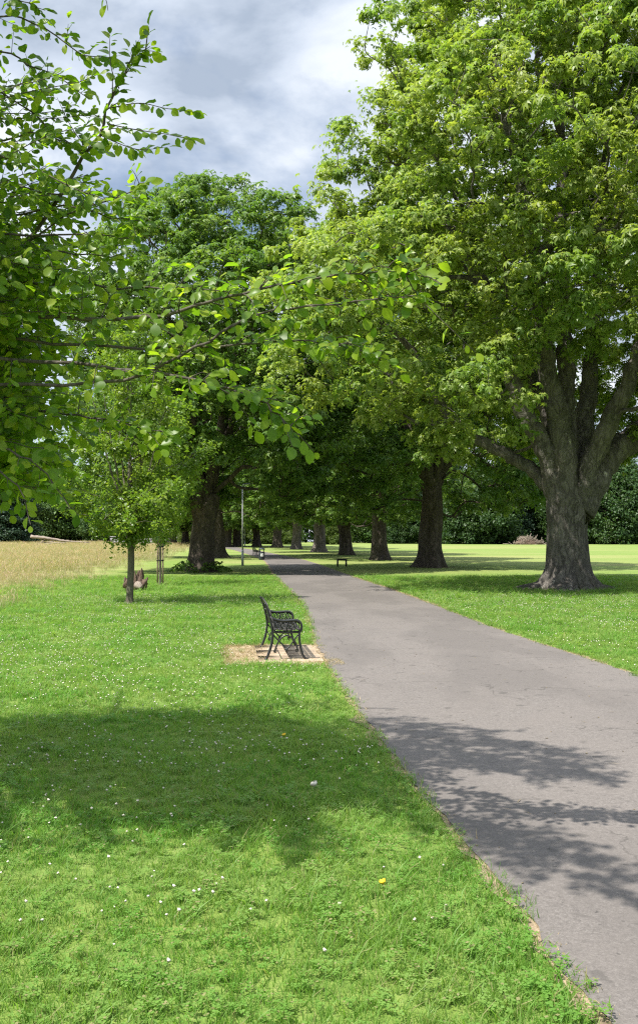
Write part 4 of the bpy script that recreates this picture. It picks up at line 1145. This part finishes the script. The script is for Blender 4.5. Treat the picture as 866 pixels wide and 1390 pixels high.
g = Geo(); g.tube([(-.24, 0, .24), (-.24, BL, .24)], .010, 6); g.build('tie_rod', M['iron'], bench)

# second bench of the same kind far up the path, beside the bin
b2 = copy_tree(bench); q = at(350, 756); b2.location = (q[0] - .2, q[1] + 4, float(gz(0, q[1] + 4))); b2.rotation_euler = (0, 0, .25); b2['label'] = 'small distant dark bench just left behind the litter bin'
bench['group'] = b2['group'] = 'cast iron benches along the path'

# low backless bench on the right lawn
q = at(464, 769); lb = empty('low_bench', q, .15); tag(lb, 'small dark backless bench on the grass right of the path, under the trees', 'bench')
g = Geo()
for k in range(4): g.box((0, -.15 + k * .1, .50), (.66, .085, .05))
g.box((0, -.16, .435), (.60, .04, .07)); g.box((0, .16, .435), (.60, .04, .07)); g.build('seat', M['iron'], lb, False)
for sx in (-.285, .285):
    for sy in (-.14, .14):
        g = Geo(); g.tube([(sx, sy, 0), (sx, sy, .2), (sx * .97, sy * .95, .47)], .036, 8); g.build('leg', M['iron'], lb)

# ------------------------------------------------------------------ litter bin
q = at(355.5, 760); bn = empty('litter_bin', q, .1); tag(bn, 'dark slate litter bin with a white notice on its front, beside the path', 'bin')
g = Geo(); prof_b = [(.0, .23), (.04, .245), (.60, .25), (.64, .26), (.66, .26)]
V, Q, T = tube([(0, 0, z) for z, r in prof_b], [r for z, r in prof_b], 20); g.add(V, Q, T); g.build('body', M['binbody'], bn)
g = Geo()
for a in (.78, 2.36, 3.93, 5.5): g.tube([(.225 * math.cos(a), .225 * math.sin(a), .64), (.225 * math.cos(a), .225 * math.sin(a), .86)], .028, 8)
g.build('opening_post', M['binbody'], bn)
g = Geo(); V, Q, T = tube([(0, 0, .86), (0, 0, .89), (0, 0, .96), (0, 0, 1.0), (0, 0, 1.01)], [.265, .27, .24, .13, .02], 20); g.add(V, Q, T); g.build('lid', M['binbody'], bn)
g = Geo()
a = np.linspace(-2.0, -1.05, 7); g.add(np.concatenate([np.stack([.262 * np.cos(a), .262 * np.sin(a), np.full(7, .30)], 1), np.stack([.262 * np.cos(a), .262 * np.sin(a), np.full(7, .55)], 1)]), [[k, k + 1, k + 8, k + 7] for k in range(6)])
nt_o = g.build('notice', M['notice'], bn)
g = Geo()
for (aa, z, da, h) in ((-1.75, .47, .10, .08), (-1.45, .46, .08, .05), (-1.35, .40, .14, .03), (-1.65, .36, .18, .02)):
    a = np.linspace(aa - da, aa + da, 4); g.add(np.concatenate([np.stack([.266 * np.cos(a), .266 * np.sin(a), np.full(4, z)], 1), np.stack([.266 * np.cos(a), .266 * np.sin(a), np.full(4, z + h)], 1)]), [[k, k + 1, k + 5, k + 4] for k in range(3)])
g.build('notice_mark', M['binbody'], nt_o)


# ------------------------------------------------------------------ lamp posts
def lamp(loc, label):
    t = empty('lamp_post', loc); tag(t, label, 'lamp post', 'tall lamp posts beside the path')
    g = Geo(); g.tube([(0, 0, -.05), (0, 0, .6), (0, 0, 1.0), (0, 0, 1.06)], [.085, .085, .083, .06], 14); g.build('base', M['steel'], t)
    g = Geo(); g.tube([(0, 0, 1.03), (0, 0, 3), (0, 0, 5.3)], [.055, .048, .038], 12); g.build('pole', M['steel'], t)
    g = Geo(); g.box((-.088, 0, .55), (.012, .09, .42)); g.build('access_door', M['steel'], t, False)
    g = Geo(); g.tube(smooth_path([(0, 0, 5.25), (.02, -.02, 5.42), (.10, -.08, 5.46), (.2, -.10, 5.48)], 10), .022, 8); g.build('bracket', M['steel'], t)
    g = Geo(); V, Q = blob(1, 12, 6, 0); V = V * (.22, .08, .04) + (.34, -.12, 5.49); g.add(V, Q); h = g.build('lamp_head', M['binbody'], t)
    g = Geo(); V, Q = blob(1, 12, 6, 0); V = V * (.14, .06, .03) + (.35, -.12, 5.465); g.add(V, Q); g.build('lens', M['lens'], h)
    return t


lp = lamp(at(329.5, 768), 'tall thin grey lamp post on the left verge, the nearer of the two')
l2 = copy_tree(lp); l2.location = at(332.5, 742.5); l2['label'] = 'distant small lamp post seen just right of the nearer tall one'

# ------------------------------------------------------------------ stump, log, brush pile, wall
q = at(187, 803); sp_ = empty('tree_stump', q); tag(sp_, 'weathered brown stump with splintered points lying in the grass behind the young tree', 'stump')
r_ = np.random.default_rng(91)
g = Geo()
def lumpy(seed):
    rr = np.random.default_rng(seed); ph = rr.uniform(0, 6, 4)
    return lambda r0, a, pts: r0 * (1 + rr.normal(0, .10, (len(pts), a.size)) + .18 * np.sin(3 * a + ph[0] + 6 * pts[:, :1]) + .12 * np.sin(5 * a + ph[1] + 9 * pts[:, 2:]) + .08 * np.sin(9 * a + ph[2]))
g.tube(smooth_path([(-.46, .1, .12), (-.3, .05, .2), (-.05, 0, .24), (.16, -.05, .2), (.25, -.1, .15)], 14), [.10, .15, .19, .22, .24, .25, .25, .24, .23, .22, .21, .2, .19, .15], 16, mod=lumpy(1))
g.build('bole', M['deadwood_dark'], sp_)
for k, (x, y, h, r0, lx) in enumerate(((-.02, .05, .62, .13, .05), (.12, 0, .68, .11, .02), (-.38, .1, .42, .10, -.06), (.05, .12, .5, .11, .1), (-.2, .0, .5, .08, -.1), (.2, .05, .42, .07, .12), (-.1, -.1, .44, .06, .04), (.0, -.1, .60, .06, -.06))):
    g = Geo(); g.tube(smooth_path([(x, y, .1), (x + lx * .4, y, h * .6), (x + lx, y, h), (x + lx * 1.4, y, h * 1.22)], 9), [r0, r0, r0 * .95, r0 * .85, r0 * .75, r0 * .6, r0 * .45, r0 * .25, .01], 11, mod=lumpy(k + 3)); g.build('splinter', M['deadwood_dark'], sp_)
g = Geo(); g.tube(smooth_path([(-.04, -.16, .30), (.08, -.24, .22), (.2, -.3, .13)], 8), [.05, .09, .11, .12, .12, .11, .1, .07], 12, mod=lumpy(9)); g.build('pale_limb', M['deadwood'], sp_)

Yl = 150.0; gl = lambda x: float(gz(x, Yl))
x0 = (45 - CX) / F * Yl; lo_ = empty('fallen_log', (x0, Yl, gl(x0))); tag(lo_, 'pale bleached fallen tree trunk lying at the back of the meadow', 'fallen tree')
g = Geo(); g.tube(smooth_path([(-.3, 0, 1.55, .28), (2, 0, 1.35, .26), (4.2, .3, .95, .22), (6.2, .4, .75, .15), (9, .5, .6, .06)], 20)[:, :3], np.linspace(.28, .07, 20), 12, mod=lumpy(4)); g.build('trunk', M['deadwood'], lo_)
for k, (a, b) in enumerate((((1, -.2, 0), (2.2, 0, 1.35)), ((.2, .5, .2), (3.4, -.2, .75)), ((2.0, -.4, .3), (5.6, -.2, .55)), ((4.5, .3, .2), (5.6, .6, 1.0)))):
    g = Geo(); m_ = (np.array(a) + b) / 2 + (0, 0, .1); g.tube(smooth_path([a, m_, b], 8), np.linspace(.14, .07, 8), 8); g.build('limb', M['deadwood'], lo_)

q = at(717, 739.6); br = empty('brush_pile', (q[0] * 205 / q[1], 205, float(gz(0, 205)))); tag(br, 'heap of pale cut branches at the far edge of the field', 'brush pile')
g = Geo()
for k in range(170):
    c = np.array([r_.normal(0, 1.9), r_.normal(0, .7), 0]); h = max(.15, 2.0 * math.exp(-(c[0] / 2.4) ** 2)); c[2] = r_.uniform(0, h)
    d = norm(np.array([r_.normal(0, 1), r_.normal(0, .5), r_.normal(0, .4)])) * r_.uniform(.5, 1.5); g.tube([c - d, c + (0, 0, .08), c + d], [.05, .045, .02], 5)
g.build('branches', M['deadwood'], br)
g = Geo(); V, Q = blob(1.0, 16, 7, .1, 4); g.add(V * (3.2, 1.2, 1.1), Q); g.build('brush_core', M['deadwood_dark'], br)
q = np.array(at(196, 741.5)); Yw = 168.0
g = Geo(); x0, x1 = (150 - CX) / F * Yw, (232 - CX) / F * Yw; zb = float(gz((x0 + x1) / 2, Yw))
for k in range(11):
    xx = x0 + (x1 - x0) * (k + .5) / 11
    for rr in range(3): g.box((xx + (.25 if rr % 2 else 0), Yw, zb + .25 + rr * .46), ((x1 - x0) / 11 - .03, .5, .44))
for k in range(9): g.box((x0 + (x1 - x0) * (k + .5) / 9, Yw, zb + 1.63), ((x1 - x0) / 9 - .02, .62, .16))
o = g.build('stone_wall', M['stone'], smooth=False); tag(o, 'low grey stone wall at the back of the meadow behind the young trees', 'wall')

# ------------------------------------------------------------------ sky and sun
w = bpy.data.worlds.new('World'); scene.world = w; w.use_nodes = True
nt = w.node_tree; nt.nodes.clear(); n = N(nt)
sky = n.new('ShaderNodeTexSky', sky_type='NISHITA'); sky.sun_disc = False
elev = math.asin(SUN[2]); azi = math.atan2(SUN[0], SUN[1])
sky.sun_elevation = elev; sky.sun_rotation = azi; sky.air_density = 1.0; sky.dust_density = 0.6; sky.ozone_density = 1.2
bg1 = n.new('ShaderNodeBackground'); bg1.inputs[1].default_value = 0.08; n.link(sky.outputs[0], bg1.inputs[0])
tc = n.new('ShaderNodeTexCoord').outputs['Generated']
sep = n.new('ShaderNodeSeparateXYZ'); n.link(tc, sep.inputs[0])
zc = n.math('ADD', n.math('MAXIMUM', sep.outputs['Z'], 0.0), 0.45)
cmb = n.new('ShaderNodeCombineXYZ'); n.link(n.math('DIVIDE', sep.outputs['X'], zc), cmb.inputs[0]); n.link(n.math('DIVIDE', sep.outputs['Y'], zc), cmb.inputs[1])
mp = n.new('ShaderNodeMapping'); mp.inputs['Location'].default_value = (3.4, 1.9, 0); n.link(cmb.outputs[0], mp.inputs[0])
cov = n.noise(mp.outputs[0], 3.0, 8, 0.55, 0.2)
shade = n.noise(n.scaled(mp.outputs[0], (1, 1.5, 1)), 3.2, 8, 0.55, 0.2)
fac = n.ramp(cov, [(0.37, (0.05, .05, .05)), (0.52, (1, 1, 1))])
cc = n.ramp(shade, [(0.33, (0.37, 0.44, 0.55)), (0.44, (0.57, 0.64, 0.75)), (0.58, (0.78, 0.83, 0.90))])
bg2 = n.new('ShaderNodeBackground'); mul = n.new('ShaderNodeMath', operation='MULTIPLY'); mul.inputs[1].default_value = 1.50; n.link(n.ramp(sep.outputs['Z'], [(0.50, (.43, .43, .43)), (0.85, (1.0, 1.0, 1.0))]), mul.inputs[0]); n.link(mul.outputs[0], bg2.inputs[1]); n.link(cc, bg2.inputs[0])  # cloud brightness raised overhead, out of view, to lift ambient light in the shade
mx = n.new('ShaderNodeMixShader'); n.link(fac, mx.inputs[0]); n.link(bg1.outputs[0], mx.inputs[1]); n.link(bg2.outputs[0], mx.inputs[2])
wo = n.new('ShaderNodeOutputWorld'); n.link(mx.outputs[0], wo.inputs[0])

ld = bpy.data.lights.new('sun', 'SUN'); ld.energy = 4.9; ld.angle = R(0.5); ld.color = (1.0, 0.955, 0.88)
lo = bpy.data.objects.new('sun', ld); COL.objects.link(lo); lo.location = (-20, -6, 40)
lo.rotation_euler = Vector(SUN).to_track_quat('Z', 'Y').to_euler()

cam = bpy.data.cameras.new('camera'); co_ = bpy.data.objects.new('camera', cam); COL.objects.link(co_)
co_.location = (0, 0, CAMH); co_.rotation_euler = (R(90), 0, 0)
cam.sensor_fit = 'VERTICAL'; cam.sensor_height = 36.0; cam.sensor_width = 24.0; cam.lens = F / 1390 * 36.0
cam.shift_y = (HY - 695) / 1390.0
cam.clip_start = 0.05; cam.clip_end = 2000
scene.camera = co_
vs = scene.view_settings; vs.view_transform = 'Standard'; vs.look = 'None'; vs.exposure = 0.95; vs.gamma = 1.0; vs.use_curve_mapping = False
cy = scene.cycles; cy.max_bounces = 8; cy.diffuse_bounces = 4; cy.glossy_bounces = 2; cy.transmission_bounces = 4; cy.transparent_max_bounces = 8
cy.use_denoising = False; cy.pixel_filter_type = 'BLACKMAN_HARRIS'; cy.filter_width = 1.2; cy.use_adaptive_sampling = True; cy.adaptive_threshold = 0.008; cy.sample_clamp_indirect = 6.0; cy.caustics_reflective = False; cy.caustics_refractive = False
